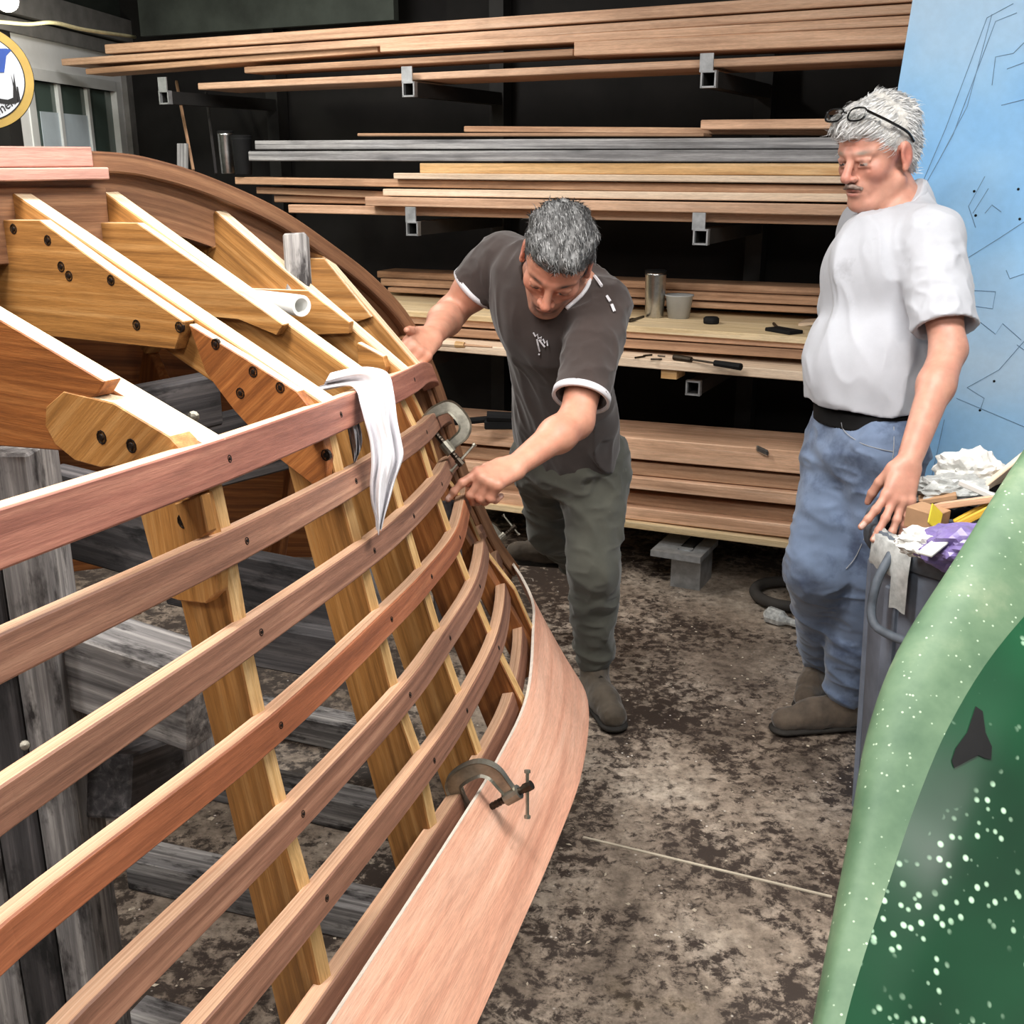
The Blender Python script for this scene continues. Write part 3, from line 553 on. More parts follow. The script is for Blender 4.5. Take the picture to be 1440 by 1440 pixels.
for s, o, z, r in ((-.075,.272,BH-.03,.012),(-.078,.31,BH-.09,.013),(-.075,.325,BH-.155,.014),(-.045,.335,BH-.185,.016),(.045,.335,BH-.185,.016),(.075,.325,BH-.155,.014),(.078,.31,BH-.09,.013),(.075,.272,BH-.03,.012)): rings.append((hd(s,o,z), r))
tube(mb, catmull([r[0] for r in rings], 4), .010, 8); mb.build('handle', M['binhi'], BIN, smooth=True)
mb = MB(); lathe(mb, bc+V(0,0,BH-.16), [(.245,0),(.245,.085),(.15,.11),(0,.12)], 24); mb.build('liner', M['black'], BIN)
# film hanging over the rim
M['film'] = plain('clear_liner_film', (176,178,176), .3, 0, .4, 40)
mb = MB(); 
for a0, a1, dz in ((186,204,.02),(203,212,.09)):
    aa = np.radians(np.linspace(a0,a1,7)); prof = [(.25,-.02),(.272,.062),(.292,.05),(.295,-.01),(.292,-dz)]
    rings = [[bc+V(r*math.cos(a),r*math.sin(a),BH-.06+h+.003*math.sin(a*40+k*2)) for k,(r,h) in enumerate(prof)] for a in aa]
    n0 = len(rings[0]); v = [p for r in rings for p in r]; fcs = [(i*n0+j,i*n0+j+1,(i+1)*n0+j+1,(i+1)*n0+j) for i in range(len(rings)-1) for j in range(n0-1)]; mb.add(v, fcs)
mb.build('liner_film', M['film'], BIN, smooth=True)
# contents
def crumple(name, lab, cat, c, r, mat, amp=.35, sq=(1,1,.7), seed=0, seg=18, freq=2.2):
    bm = bmesh.new(); bmesh.ops.create_icosphere(bm, subdivisions=4, radius=1)
    for v in bm.verts:
        q = Vector(v.co)*freq+Vector((seed*7.1,seed*3.3,seed)); d = 1+amp*(mnoise.noise(q)+.6*mnoise.noise(q*2.3)+.4*abs(mnoise.noise(q*4.7)))
        v.co = Vector((v.co.x*d*sq[0]*r, v.co.y*d*sq[1]*r, v.co.z*d*sq[2]*r))
    me = bpy.data.meshes.new(name); bm.to_mesh(me); bm.free(); me.materials.append(mat)
    o = bpy.data.objects.new(name, me); o.location = c; COL.objects.link(o); return tag(o, lab, cat)
M['purple'] = plain('purple_foil', (128,112,168), .35, 0, .35, 20); M['yellow'] = wood('yellow_stick', (196,150,20), (230,184,60), (244,206,96), .6, 1, .3); M['card'] = plain('brown_cardboard', (176,138,104), .8, 0, .25, 12)
M['tape'] = plain('yellow_tape', (196,176,48), .5, 0, .2, 12)
crumple('crumpled_paper', 'crumpled white paper towel on top of the bin rubbish', 'paper', at(1362,662,2.55), .065, M['paper'], .3, (1.1,.8,.75), 1)
crumple('crumpled_plastic', 'crumpled translucent plastic bag under the white paper towel in the bin', 'bag', at(1338,690,2.5), .07, M['film'], .4, (1.2,.8,.5), 2)
crumple('tissue', 'white tissue tucked beside the purple wrapper inside the bin rim', 'tissue', at(1300,762,2.22), .045, M['paper'], .35, (1.2,1,.6), 3)
crumple('purple_wrapper', 'shiny purple wrapper lying on the rubbish inside the bin rim', 'wrapper', at(1348,768,2.2), .062, M['purple'], .28, (1.3,1,.75), 4, freq=1.6)
crumple('dark_rag', 'dark crumpled rag between the paper towel and the boards in the bin', 'rag', at(1400,690,2.55), .075, M['black'], .3, (1.2,1,.6), 6)
def stick(name, lab, cat, p, q, w_, h_, mat, up=(0,0,1)):
    mb = MB(); beam(mb, p, q, w_, h_, up); return tag(mb.build(name, mat, bevel=.0015), lab, cat)
stick('board_offcut', 'pale board offcut standing out of the bin over the green hull', 'board', at(1375,698,2.5), at(1475,618,2.45), .012, .07, M['white_board'], up=(.4,-.5,1))
stick('wood_scrap', 'pink-brown wooden lath across the rubbish in the bin', 'wood scrap', at(1318,712,2.38), at(1410,700,2.25), .03, .014, M['tan'])
stick('yellow_stick', 'yellow wooden stick in the bin, upper one of the two', 'stick', at(1342,735,2.33), at(1392,708,2.3), .013, .012, M['yellow'])
stick('yellow_stick', 'yellow wooden stick in the bin, lower and longer of the two', 'stick', at(1348,738,2.27), at(1420,702,2.2), .016, .014, M['yellow'])
stick('cardboard_piece', 'small brown cardboard block beside the resting hand in the bin', 'cardboard', at(1283,722,2.38), at(1325,735,2.33), .06, .045, M['card'])
stick('cardboard_piece', 'flat brown cardboard flap behind the cardboard block in the bin', 'cardboard', at(1292,703,2.48), at(1345,695,2.45), .05, .012, M['card'])
stick('tape_strip', 'yellow-green strip of tape hanging over the cardboard in the bin', 'tape', at(1318,715,2.32), at(1312,742,2.28), .035, .004, M['tape'], up=(.2,-1,.2))
stick('tape_strip', 'yellow-green strip of tape next to the green hull in the bin', 'tape', at(1362,752,2.2), at(1400,725,2.15), .03, .004, M['tape'])
stick('white_scrap', 'white plastic scrap leaning on the bin rim before the purple wrapper', 'scrap', at(1300,780,2.13), at(1325,760,2.17), .03, .006, M['paper'])
stick('white_scrap', 'white plastic scrap wedged between purple wrapper and green hull', 'scrap', at(1352,792,2.06), at(1385,770,2.08), .035, .006, M['paper'])
stick('white_rod', 'thin white rod lying across the middle of the bin rubbish', 'rod', at(1350,678,2.4), at(1400,700,2.33), .012, .012, M['paper'])

# ------------------------------------------------------------------ green hull in the foreground
def green_mat():
    t = NT('green_gelcoat'); co = t.coord('Object')
    c = t.ramp(t.noise(co, 3, 4, .5), [(.3, lin(8,44,26)), (.6, lin(16,70,42)), (.8, lin(36,92,60))])
    vo = t.n('ShaderNodeTexVoronoi'); t.l(co, vo.inputs['Vector']); vo.inputs['Scale'].default_value = 66
    dots = t.ramp(vo.outputs['Distance'], [(.15, (1,1,1,1)), (.30, (0,0,0,1))]); sel = t.ramp(t.noise(co, 9, 3), [(.46, (0,0,0,1)), (.56, (1,1,1,1))])
    c = t.mix(t.mix(1, dots, sel, 'MULTIPLY'), c, lin(186,222,190))
    t.b.inputs['Coat Weight'].default_value = .7; t.b.inputs['Coat Roughness'].default_value = .25
    return t.set(c, .35)
def pale_mat():  # pale tone paints in light reflected off the hull's upturned edge
    t = NT('green_edge_sheen'); co = t.coord('Object')
    c = t.ramp(t.noise(co, 9, 5, .6), [(.3, lin(58,88,62)), (.55, lin(86,112,84)), (.75, lin(120,136,108))])
    vo = t.n('ShaderNodeTexVoronoi'); t.l(co, vo.inputs['Vector']); vo.inputs['Scale'].default_value = 80
    c = t.mix(t.ramp(vo.outputs['Distance'], [(.08, (.6,.6,.6,1)), (.15, (0,0,0,1))]), c, lin(190,208,182)); return t.set(c, .62)
GH = thing('green_boat_hull', 'glossy green speckled fibreglass hull in the foreground beside the bin', 'boat', V(.85,1.0,.0))
Rp = [(1560,470,1.75),(1440,632,1.62),(1345,782,1.52),(1262,915,1.45),(1218,1035,1.4),(1194,1170,1.34),(1166,1320,1.27),(1143,1450,1.2),(1120,1600,1.1)]
Kp_ = [(1640,640,1.60),(1500,800,1.50),(1400,915,1.42),(1335,1020,1.36),(1290,1125,1.31),(1252,1235,1.26),(1215,1345,1.2),(1186,1450,1.14),(1160,1600,1.06)]
Rw, Kw = catmull([at(*p) for p in Rp], 5), catmull([at(*p) for p in Kp_], 5)
ringsA, ringsB = [], []
for r, k in zip(Rw, Kw):
    m1 = (r+k)/2+V(-.012,-.006,.016)
    bk = r+V(.05,.05,-.05); bk2 = r+V(.16,.10,-.30)
    s1 = k+V(.07,-.03,-.045); s2 = k+V(.17,-.07,-.16); s3 = k+V(.25,-.09,-.36)
    ringsA.append(catmull([bk2, bk, r, m1, k], 4)); ringsB.append(catmull([k, s1, s2, s3], 5))
def sheet(rings):
    mb = MB(); n0 = len(rings[0]); v = [p for r in rings for p in r]
    mb.add(v, [(i*n0+j,i*n0+j+1,(i+1)*n0+j+1,(i+1)*n0+j) for i in range(len(rings)-1) for j in range(n0-1)]); return mb
sheet(ringsA).build('gunwale_band', pale_mat(), GH, smooth=True); sd = sheet(ringsB).build('hull_side', green_mat(), GH, smooth=True)
mb = MB(); L_ = [r[0] for r in ringsA]; R_ = [r[-1] for r in ringsB]; Z_ = lambda p: V(p[0]*.6+.38*1, p[1]*.9, 0.0)
c_ = [[a, b, b*V(1,1,0), a*V(1,1,0)] for a, b in zip(L_, R_)]; sweep(mb, c_)
mb.build('hull_inside', plain('dull_green_laminate', (26,52,38), .7), GH)
for r_a, r_b in ((ringsA[0], ringsB[0]), (ringsA[-1], ringsB[-1])):
    mb = MB(); loop = list(r_a)+list(r_b)[1:]; cen_ = np.mean(loop, 0); mb.add([cen_]+loop, [(0,i+1,i+2) for i in range(len(loop)-1)]+[(0,len(loop),1)]); mb.build('transom', M['binp'] if False else plain('green_transom', (40,84,58), .5), GH)
# black patch on the green side
from mathutils.bvhtree import BVHTree
bvh = BVHTree.FromPolygons([Vector(v.co)+Vector(GH.location) for v in sd.data.vertices], [tuple(p.vertices) for p in sd.data.polygons])
def on_side(x, y):
    r = unit(ray(x, y)); hit = bvh.ray_cast(Vector(EYEP), Vector(r)); return (V(*hit[0])-r*.002) if hit[0] is not None else None
px_p = [(1372,993),(1382,1000),(1386,1030),(1395,1050),(1394,1068),(1384,1066),(1376,1062),(1342,1080),(1338,1070),(1344,1052),(1360,1030)]
pts = [on_side(x,y) for x,y in px_p]; cpt = on_side(1370,1045)
if cpt is not None and all(p is not None for p in pts):
    mb = MB(); mids = [(p+cpt)/2 for p in pts]; mids = [on_side((x+1370)/2,(y+1045)/2) for x,y in px_p]; n0 = len(pts)
    mb.add(pts+mids+[cpt], [(i,(i+1)%n0,n0+(i+1)%n0,n0+i) for i in range(n0)]+[(n0+i,n0+(i+1)%n0,2*n0) for i in range(n0)]); mb.build('black_patch', M['black'], GH)

# ------------------------------------------------------------------ round club sign, cable, ceiling lamps
sc = at(-27,109,3.8); sn = unit(V(.38,-1,-.0)); su = unit(np.cross(sn,(0,0,1)))*-1; su = su if su[0] > 0 else -su; sv = V(0,0,1)
SIGN = thing('round_sign', 'round white club sign with gold ring and black ship above the boat keel', 'sign', sc-V(0,0,.17)); SS = .905
M['gold'] = plain('gold_paint', (176,146,72), .5, 0, .15); M['signw'] = plain('sign_white', (196,200,206), .5, 0, .04); M['signb'] = plain('sign_blue', (36,72,150), .5); M['ink'] = plain('sign_black', (16,16,18), .6)
def disc(r0, r1, o, mat, name, par=SIGN):
    mb = MB(); lathe(mb, sc+sn*o, [(r1*SS,0),(r1*SS,.002),(0,.002)], 64, sn); return mb.build(name, mat, par)
disc(0,.188,-.012,M['ink'],'backing'); disc(0,.186,0,M['gold'],'gold_ring'); disc(0,.156,.002,M['ink'],'ring_line'); disc(0,.152,.004,M['signw'],'face')
sq_ = lambda x, y, o=.0065: sc+su*x*SS+sv*y*SS+sn*o
SX = 0.
def flat(name, pts, mat):
    mb = MB(); prism(mb, [sq_(x+SX,y) for x,y in pts], sn*.0012); mb.build(name, mat, SIGN)
SX = .045
flat('sail', [(-.07,.10),(.06,.105),(.075,.10),(.055,.08),(.045,.04),(.04,.02),(-.05,.015),(-.06,.06)], M['signb'])
SX = .03
flat('ship', [(-.09,-.04),(.0,-.055),(.03,-.075),(.055,-.078),(.075,-.07),(.08,-.03),(.078,.015),(.083,-.02),(.088,.02),(.09,-.03),(.092,-.085),(.083,-.09),(.055,-.095),(.02,-.09),(-.06,-.08)], M['ink'])
flat('oar', [(.092,-.03),(.097,-.03),(.1,-.085),(.088,-.085)], M['ink'])
try:
    cu = bpy.data.curves.new('motto', 'FONT'); cu.body = 'men'; cu.size = .046; cu.extrude = .0008; cu.align_x = 'CENTER'; cu.shear = .15
    to = bpy.data.objects.new('motto_tmp', cu); COL.objects.link(to); bpy.context.view_layer.update()
    me = bpy.data.meshes.new_from_object(to.evaluated_get(bpy.context.evaluated_depsgraph_get())); bpy.data.objects.remove(to)
    th = math.radians(33); cx, cy = .014+.152*.80*math.sin(th), -.152*.82*math.cos(th)-.008
    for v in me.vertices:
        x, y, z = v.co; x2 = x*math.cos(th)-y*math.sin(th); y2 = x*math.sin(th)+y*math.cos(th); v.co = Vector(sq_(cx+x2, cy+y2, .007+z)-np.array(SIGN.location))
    me.materials.append(M['ink']); o = bpy.data.objects.new('motto', me); COL.objects.link(o); o.parent = SIGN
except Exception as ex: print('text', ex)
mb = MB(); tube(mb, catmull([at(-60,28,4.3), at(0,31,4.35), at(40,34,4.4), at(76,32,4.45), at(120,42,4.7), at(190,52,5.2)], 6), .008, 6); tag(mb.build('cable', plain('cream_cable', (200,190,150), .6), smooth=True), 'cream cable strung along the trim above the window', 'cable')
M['lampglow'] = NT('lamp_diffuser').mat; nb = M['lampglow'].node_tree.nodes['Principled BSDF']; nb.inputs['Emission Color'].default_value = (1,.97,.9,1); nb.inputs['Emission Strength'].default_value = 8
def lamp(p, a, lab):
    L_ = thing('strip_lamp', lab, 'lamp', p, 'ceiling strip lamps'); d = V(math.cos(math.radians(a)), math.sin(math.radians(a)), 0)
    mb = MB(); beam(mb, p-d*.62, p+d*.62, .26, .06); mb.build('housing', M['frame_white'], L_); mb = MB(); beam(mb, p-d*.6-V(0,0,.035), p+d*.6-V(0,0,.035), .2, .01); mb.build('diffuser', M['lampglow'], L_)
    mb = MB()
    for s in (-.5,.5): tube(mb, [p+d*s, p+d*s+V(0,0,.12)], .004, 6)
    mb.build('hanger', M['galv'], L_)
for p, a, e in LAMPS: lamp(V(*p), a, 'long white strip lamp hanging out of view under the ceiling')
p = at(10,4,4.1); L_ = thing('bulb_lamp', 'small glowing bulb lamp in the dusty corner above the window', 'lamp', p)
mb = MB(); lathe(mb, p, [(.012,.085),(.014,.06)]+[(.042*math.sin(a), .01+.042*math.cos(a)) for a in np.linspace(.45,math.pi,12)], 28); mb.build('bulb', M['lampglow'], L_, smooth=True); mb = MB(); tube(mb, [p+V(0,0,.08), p+V(0,0,.6)], .01, 6); mb.build('cord', M['black'], L_)
pl = bpy.data.lights.new('bulb_light','POINT'); pl.energy = 12; pl.color = (1,1,.8); pl.shadow_soft_size = .05; po = bpy.data.objects.new('bulb_light', pl); po.location = p-V(0,0,.12); COL.objects.link(po)
# ceiling beams over the rack, leaning laths in the dim corner
for i, (s0, d0) in enumerate(((-3.4,.2),(-2.2,.2),(-1.0,.2),(.2,.2))):
    mb = MB(); beam(mb, RK(s0,-2.5,2.8), RK(s0,.8,2.8), .09, .19); o = mb.build('ceiling_beam', M['wall_green'], CEIL)
stick('wood_lath', 'thin lath leaning in the dark corner beside the rack', 'lath', at(248,115,5.2), at(272,240,5.0), .012, .02, M['brown'])
stick('wood_lath', 'dark lath leaning between the thin lath and the steel tumbler', 'lath', at(290,130,5.3), at(304,245,5.2), .012, .02, M['greydark'])
stick('steel_plate', 'grey steel plate standing behind the boat keel beside the lath', 'plate', at(257,202,5.0), at(257,250,5.0), .05, .01, M['rackgrey'], up=(0,1,0))
mb = MB(); box(mb, RK(-2.4,.6,2.33), [E_,DN,V(0,0,1)], (.75,.02,.12)); tag(mb.build('upper_shelf_board', M['wall_green']), 'dim greenish board behind the upper lumber stack', 'board')

# ------------------------------------------------------------------ clamps, rag, paper roll
def clamp(lab, o, X, Y, L, D, sc_=1., over=.05, handle=None):
    """C clamp: o = tip of the fixed jaw, X = towards the screw, Y = towards the back of the C."""
    X, Y = unit(X), unit(Y); Y = unit(Y-X*np.dot(X,Y)); Z = np.cross(X, Y); c = thing('c_clamp', lab, 'clamp', o)
    g = lambda x, y, z=0: o+X*x+Y*y+Z*z
    path = catmull([g(0,0),g(-.003,D*.35),g(.002,D*.72),g(L*.14,D*.96),g(L*.45,D*1.04),g(L*.8,D*.98),g(L*.985,D*.72),g(L,D*.35),g(L,0)], 5); rings = []
    for i, p in enumerate(path):
        d = unit(path[min(i+1,len(path)-1)]-path[max(i-1,0)]); nn = np.cross(d, Z); wv = (.0085+.004*math.sin(math.pi*i/(len(path)-1)))*sc_; hv = .0065*sc_
        rings.append([p+nn*wv+Z*hv, p+nn*wv*.7+Z*hv*.5, p-nn*wv*.7+Z*hv*.5, p-nn*wv+Z*hv, p-nn*wv-Z*hv, p-nn*wv*.7-Z*hv*.5, p+nn*wv*.7-Z*hv*.5, p+nn*wv-Z*hv])
    mb = MB(); sweep(mb, rings); mb.build('frame', M['castiron'], c)
    mb = MB(); lathe(mb, g(L-.012*sc_,0), [(.011*sc_,0),(.011*sc_,.024*sc_)], 12, X); mb.build('boss', M['castiron'], c)
    mb = MB(); pr = [(.005*sc_*(1+.12*(i % 2)), .018+(L+over-.018)*i/30) for i in range(31)]; lathe(mb, o, pr, 8, X); s = mb.build('screw', M['darkiron'], c)
    mb = MB(); lathe(mb, g(.008,0), [(.009*sc_,0),(.009*sc_,.006),(.005*sc_,.012)], 10, X); mb.build('swivel_pad', M['darkiron'], s)
    h = unit(handle if handle is not None else Y-Z*.3); p = g(L+over-.006, 0); mb = MB(); tube(mb, [p+h*.04*sc_, p-h*.02*sc_], .0028*sc_, 6); lathe(mb, p+h*.04*sc_, [(.0045*sc_,0),(.0045*sc_,.005)], 8, h); lathe(mb, p-h*.02*sc_, [(.0045*sc_,-.005),(.0045*sc_,0)], 8, h); mb.build('handle', M['castiron'], c)
    mb = MB(); lathe(mb, p, [(.007*sc_,-.006*sc_),(.007*sc_,.008*sc_)], 8, X); mb.build('knob', M['darkiron'], s)
# on the plank: plank normal and plank up direction
i = int(np.argmin(np.abs(TC[:,0]-1.12))); Pt, Pb = W(*TC[i]), W(*BC[int(np.argmin(np.abs(BC[:,0]-1.1)))]); upv = unit(Pt-Pb); tgv = unit(W(*TC[i-2])-W(*TC[i+2])); nrm = unit(np.cross(tgv, upv)); nrm = nrm if np.dot(nrm, BN) > 0 else -nrm
clamp('steel c-clamp gripping the pink plank edge, thumbscrew pointing to the floor aisle', at(682,1139,1.79)-nrm*.024, nrm, upv, .080, .070, 1.12, .036, V(0,-.35,-1))
A_ = lambda x, y, t: at(x,y,t)
clamp('steel c-clamp on the upper batten at the bow, beside the man\'s reaching hand', A_(598,592,2.36), A_(640,642,2.36)-A_(598,592,2.36), A_(645,575,2.36)-A_(610,606,2.36), .075, .062, 1.15, .045, A_(660,648,2.36)-A_(645,665,2.36))
clamp('steel c-clamp hanging low behind the bow tip near the working man\'s shoe', A_(680,778,3.2), A_(722,742,3.2)-A_(680,778,3.2), A_(678,728,3.2)-A_(698,752,3.2), .07, .06, 1.1, .05, A_(700,720,3.2)-A_(720,745,3.2))
# white rag over the chine
rows = [((444,552),(468,524),1.79),((470,548),(498,516),1.755),((492,546),(524,514),1.71),((502,554),(546,522),1.665),((506,568),(554,550),1.635),((512,590),(559,590),1.62),((520,620),(565,622),1.615),((522,650),(567,645),1.61),((520,680),(556,678),1.61),((522,706),(548,706),1.61),((527,728),(541,728),1.61),((529,748),(536,746),1.61)]
def rag(rows, seed, nu=26, nv=6, amp=.013):
    Lc, Rc = catmull([at(*r[0], r[2]) for r in rows], nv), catmull([at(*r[1], r[2]-.01) for r in rows], nv); rings = []
    for i, (a, b) in enumerate(zip(Lc, Rc)):
        v = i/len(Lc); row = []
        for j in range(nu+1):
            u = j/nu; p = a*(1-u)+b*u; bulge = math.sin(math.pi*u)*.016
            fold = amp*math.sin(u*11+seed+3.2*v)*(.4+.6*math.sin(math.pi*u))+amp*.5*math.sin(u*23+seed*2-2*v)
            row.append(p-unit(ray(500,600))*(bulge+fold)+V(0,0,.003*math.sin(9*u+7*v)))
        rings.append(row)
    return rings
mb = MB()
for rr, sd_ in ((rows,.4),([((486,590),(504,590),1.70),((490,612),(509,610),1.69),((495,635),(508,632),1.69),((497,652),(501,650),1.69)],2.)):
    rg = rag(rr, sd_); n0 = len(rg[0]); fr = [p for r in rg for p in r]; bk = [p+unit(ray(500,600))*.004 for p in fr]
    q = [(i*n0+j,i*n0+j+1,(i+1)*n0+j+1,(i+1)*n0+j) for i in range(len(rg)-1) for j in range(n0-1)]; N_ = len(fr)
    mb.add(fr+bk, q+[tuple(k+N_ for k in f_[::-1]) for f_ in q])
tag(mb.build('cotton_rag', M['white'], smooth=True), 'white cotton rag draped over the red chine of the boat', 'rag')
a, b = at(352,420,2.12), at(424,430,1.98); mb = MB(); d = b-a; L_ = np.linalg.norm(d)
lathe(mb, a, [(.019,0),(.0195,L_),(.0135,L_),(.0135,L_*.3),(0,L_*.3)], 20, d); tag(mb.build('paper_roll', M['paper'], smooth=False), 'white paper roll lying across the boat frames', 'roll')
for p_ in bpy.data.objects['paper_roll'].data.polygons: p_.use_smooth = len(p_.vertices) == 4 and abs(p_.normal.dot(Vector(unit(d)))) < .5
# wood shavings and paint chips on the floor (nobody could count them)
mb = MB()
for _ in range(600):
    x, y = rng.uniform(.0,1.6), rng.uniform(1.0,3.9)
    if rng.random() < .35: x, y = rng.uniform(-1.3,-.2), rng.uniform(1.2,2.6)
    s = rng.uniform(.002,.007)*(1.8 if rng.random() < .06 else 1); a = rng.uniform(0,6.28); u, v_ = V(math.cos(a),math.sin(a),0)*s, V(-math.sin(a),math.cos(a),0)*s*rng.uniform(.3,1); c = V(x,y,.0015)
    mb.add([c-u, c+v_*.8+V(0,0,.001), c+u*.9, c-v_, c+V(0,0,.003)], [(0,1,4),(1,2,4),(2,3,4),(3,0,4)])
tag(mb.build('floor_debris', plain('chip_wood', (196,182,162), .8)), 'pale wood chips and shavings scattered over the stained floor', 'debris', kind='stuff')
# ------------------------------------------------------------------ smooth implicit bodies, meshed with surface nets
def vnoise(P, seed=0):
    I = np.floor(P).astype(np.int64); Fv = P-I; Fv = Fv*Fv*(3-2*Fv)
    def hsh(i, j, k):
        n_ = (i*374761393+j*668265263+k*2147483647+seed*1274126177) & 0xffffffff; n_ = ((n_ ^ (n_ >> 13))*1274126177) & 0xffffffff
        return ((n_ ^ (n_ >> 16)) & 0xffff)/32767.5-1
    r = 0
    for a in (0,1):
        for b in (0,1):
            for c in (0,1):
                wgt = (Fv[:,0] if a else 1-Fv[:,0])*(Fv[:,1] if b else 1-Fv[:,1])*(Fv[:,2] if c else 1-Fv[:,2])
                r = r+wgt*hsh(I[:,0]+a, I[:,1]+b, I[:,2]+c)
    return r
class SDF:
    def __init__(s): s.p = []; s.post = None; s.marg = 0.; s.bb = []
    def cone(s, a, b, r1, r2, k=.015, sub=False, dep=None, flat=1.):
        a, b = V(*a), V(*b); s.p.append(('c', a, b, r1, r2, k, sub, None if dep is None else unit(dep), flat, (a+b)/2, np.linalg.norm(b-a)/2+max(r1,r2))); return s
    def ell(s, c, r, R=None, k=.015, sub=False):
        c, r = V(*c), V(*r); s.p.append(('e', c, r, np.eye(3) if R is None else np.asarray(R), None, k, sub, None, 1., c, float(r.max()))); return s
    @staticmethod
    def one(q, P):
        if q[0] == 'c':
            _, a, b, r1, r2, k, sub, dep, flat, _, _ = q; ba = b-a; pa = P-a
            if dep is not None:
                dp = dep-ba*np.dot(dep, ba)/max(np.dot(ba, ba), 1e-9); dp = dp/np.linalg.norm(dp); pa = pa+np.outer(pa@dp, dp)*(1/flat-1)
            h = np.clip(pa@ba/max(np.dot(ba, ba), 1e-9), 0, 1); d = np.linalg.norm(pa-h[:,None]*ba, axis=1)-(r1+(r2-r1)*h)
            return d*(flat if dep is not None and flat < 1 else 1)
        c, r, R = q[1], q[2], q[3]; L = (P-c)@R; k0 = np.linalg.norm(L/r, axis=1); k1 = np.linalg.norm(L/(r*r), axis=1)
        return np.where(k1 > 1e-9, k0*(k0-1)/np.maximum(k1, 1e-9), -r.min())
    def ev(s, P, prims=None, post=True):
        d = np.full(len(P), 9.)
        for q in (s.p if prims is None else prims):
            e, k, sub = s.one(q, P), q[5], q[6]
            if sub: h = np.clip(.5-.5*(d+e)/k, 0, 1); d = d*(1-h)-e*h+k*h*(1-h)
            else: h = np.clip(.5+.5*(d-e)/k, 0, 1); d = d*(1-h)+e*h-k*h*(1-h)
        if post and s.post is not None: d = s.post(P, d)
        return d
    def mesh(s, h, B=8):
        bb = [(q[9], q[10]) for q in s.p if not q[6]]+s.bb; lo = np.min([c-r for c, r in bb], 0)-3*h-s.marg; hi = np.max([c+r for c, r in bb], 0)+3*h+s.marg
        bs = B*h; Q_ = 4; sb = bs*Q_; nb = np.ceil((hi-lo)/sb).astype(int); G = np.stack(np.meshgrid(*[np.arange(n_) for n_ in nb], indexing='ij'), -1).reshape(-1, 3)
        sub_ = np.stack(np.meshgrid(*[np.arange(Q_)]*3, indexing='ij'), -1).reshape(-1, 3); D = s.ev(lo+(G+.5)*sb); G = G[np.abs(D) < sb*.87*1.35+s.marg*1.5+.004]; chunks = []
        for g_ in G:
            cc = lo+(g_+.5)*sb; pr = [q for q in s.p if np.linalg.norm(q[9]-cc) < q[10]+sb*.87+q[5]+.06] or s.p[:1]
            ch = g_*Q_+sub_; D = s.ev(lo+(ch+.5)*bs, pr); ch = ch[np.abs(D) < bs*.87*1.35+s.marg*1.5+.004]
            if len(ch): chunks.append((ch, pr))
        off = np.stack(np.meshgrid(*[np.arange(B+1)]*3, indexing='ij'), -1).reshape(-1, 3)
        cells, verts, quads = [], [], []; m = B+1; big = np.array([1, 1 << 20, 1 << 40], np.int64)
        for ch, pr in chunks:
            base = ch*B; I = (base[:,None,:]+off[None]); P = lo+I.reshape(-1,3)*h
            d = s.ev(P, pr).reshape(len(ch), m, m, m); ins = d < 0
            cnt = sum(ins[:,a:a+B,b:b+B,c:c+B].astype(int) for a in (0,1) for b in (0,1) for c in (0,1)); mix = (cnt > 0) & (cnt < 8); bi = np.argwhere(mix)
            if len(bi):
                acc = np.zeros((len(bi),3)); num = np.zeros(len(bi)); n0, i0, j0, k0 = bi.T
                for ax in range(3):
                    for u in (0,1):
                        for v in (0,1):
                            o = [0,0,0]; o[(ax+1)%3] = u; o[(ax+2)%3] = v; e = list(o); e[ax] = 1
                            d0, d1 = d[n0,i0+o[0],j0+o[1],k0+o[2]], d[n0,i0+e[0],j0+e[1],k0+e[2]]; x = (d0 < 0) != (d1 < 0)
                            t_ = np.where(x, d0/np.where(x, d0-d1, 1), 0); q = np.tile(np.array(o,float), (len(bi),1)); q[:,ax] += t_; acc += q*x[:,None]; num += x
                gi = base[n0]+bi[:,1:]; verts.append(lo+(gi+acc/num[:,None])*h); cells.append(gi@big)
            for ax in range(3):
                sl = [slice(0,B)]*3; s2 = list(sl); s2[ax] = slice(1,B+1); a0, a1 = ins[:,sl[0],sl[1],sl[2]], ins[:,s2[0],s2[1],s2[2]]; bi = np.argwhere(a0 != a1)
                if not len(bi): continue
                gi = base[bi[:,0]]+bi[:,1:]; fl = a0[tuple(bi.T)]; du, dv = np.zeros(3,int), np.zeros(3,int); du[(ax+1)%3] = 1; dv[(ax+2)%3] = 1
                q = np.stack([(gi-du-dv)@big, (gi-dv)@big, gi@big, (gi-du)@big], 1); q[~fl] = q[~fl][:,::-1]; quads.append(q)
        cells, verts, quads = np.concatenate(cells), np.concatenate(verts), np.concatenate(quads); od = np.argsort(cells); cs = cells[od]
        ix = np.searchsorted(cs, quads); ix = np.clip(ix, 0, len(cs)-1); ok = (cs[ix] == quads).all(1); return verts, od[ix][ok]
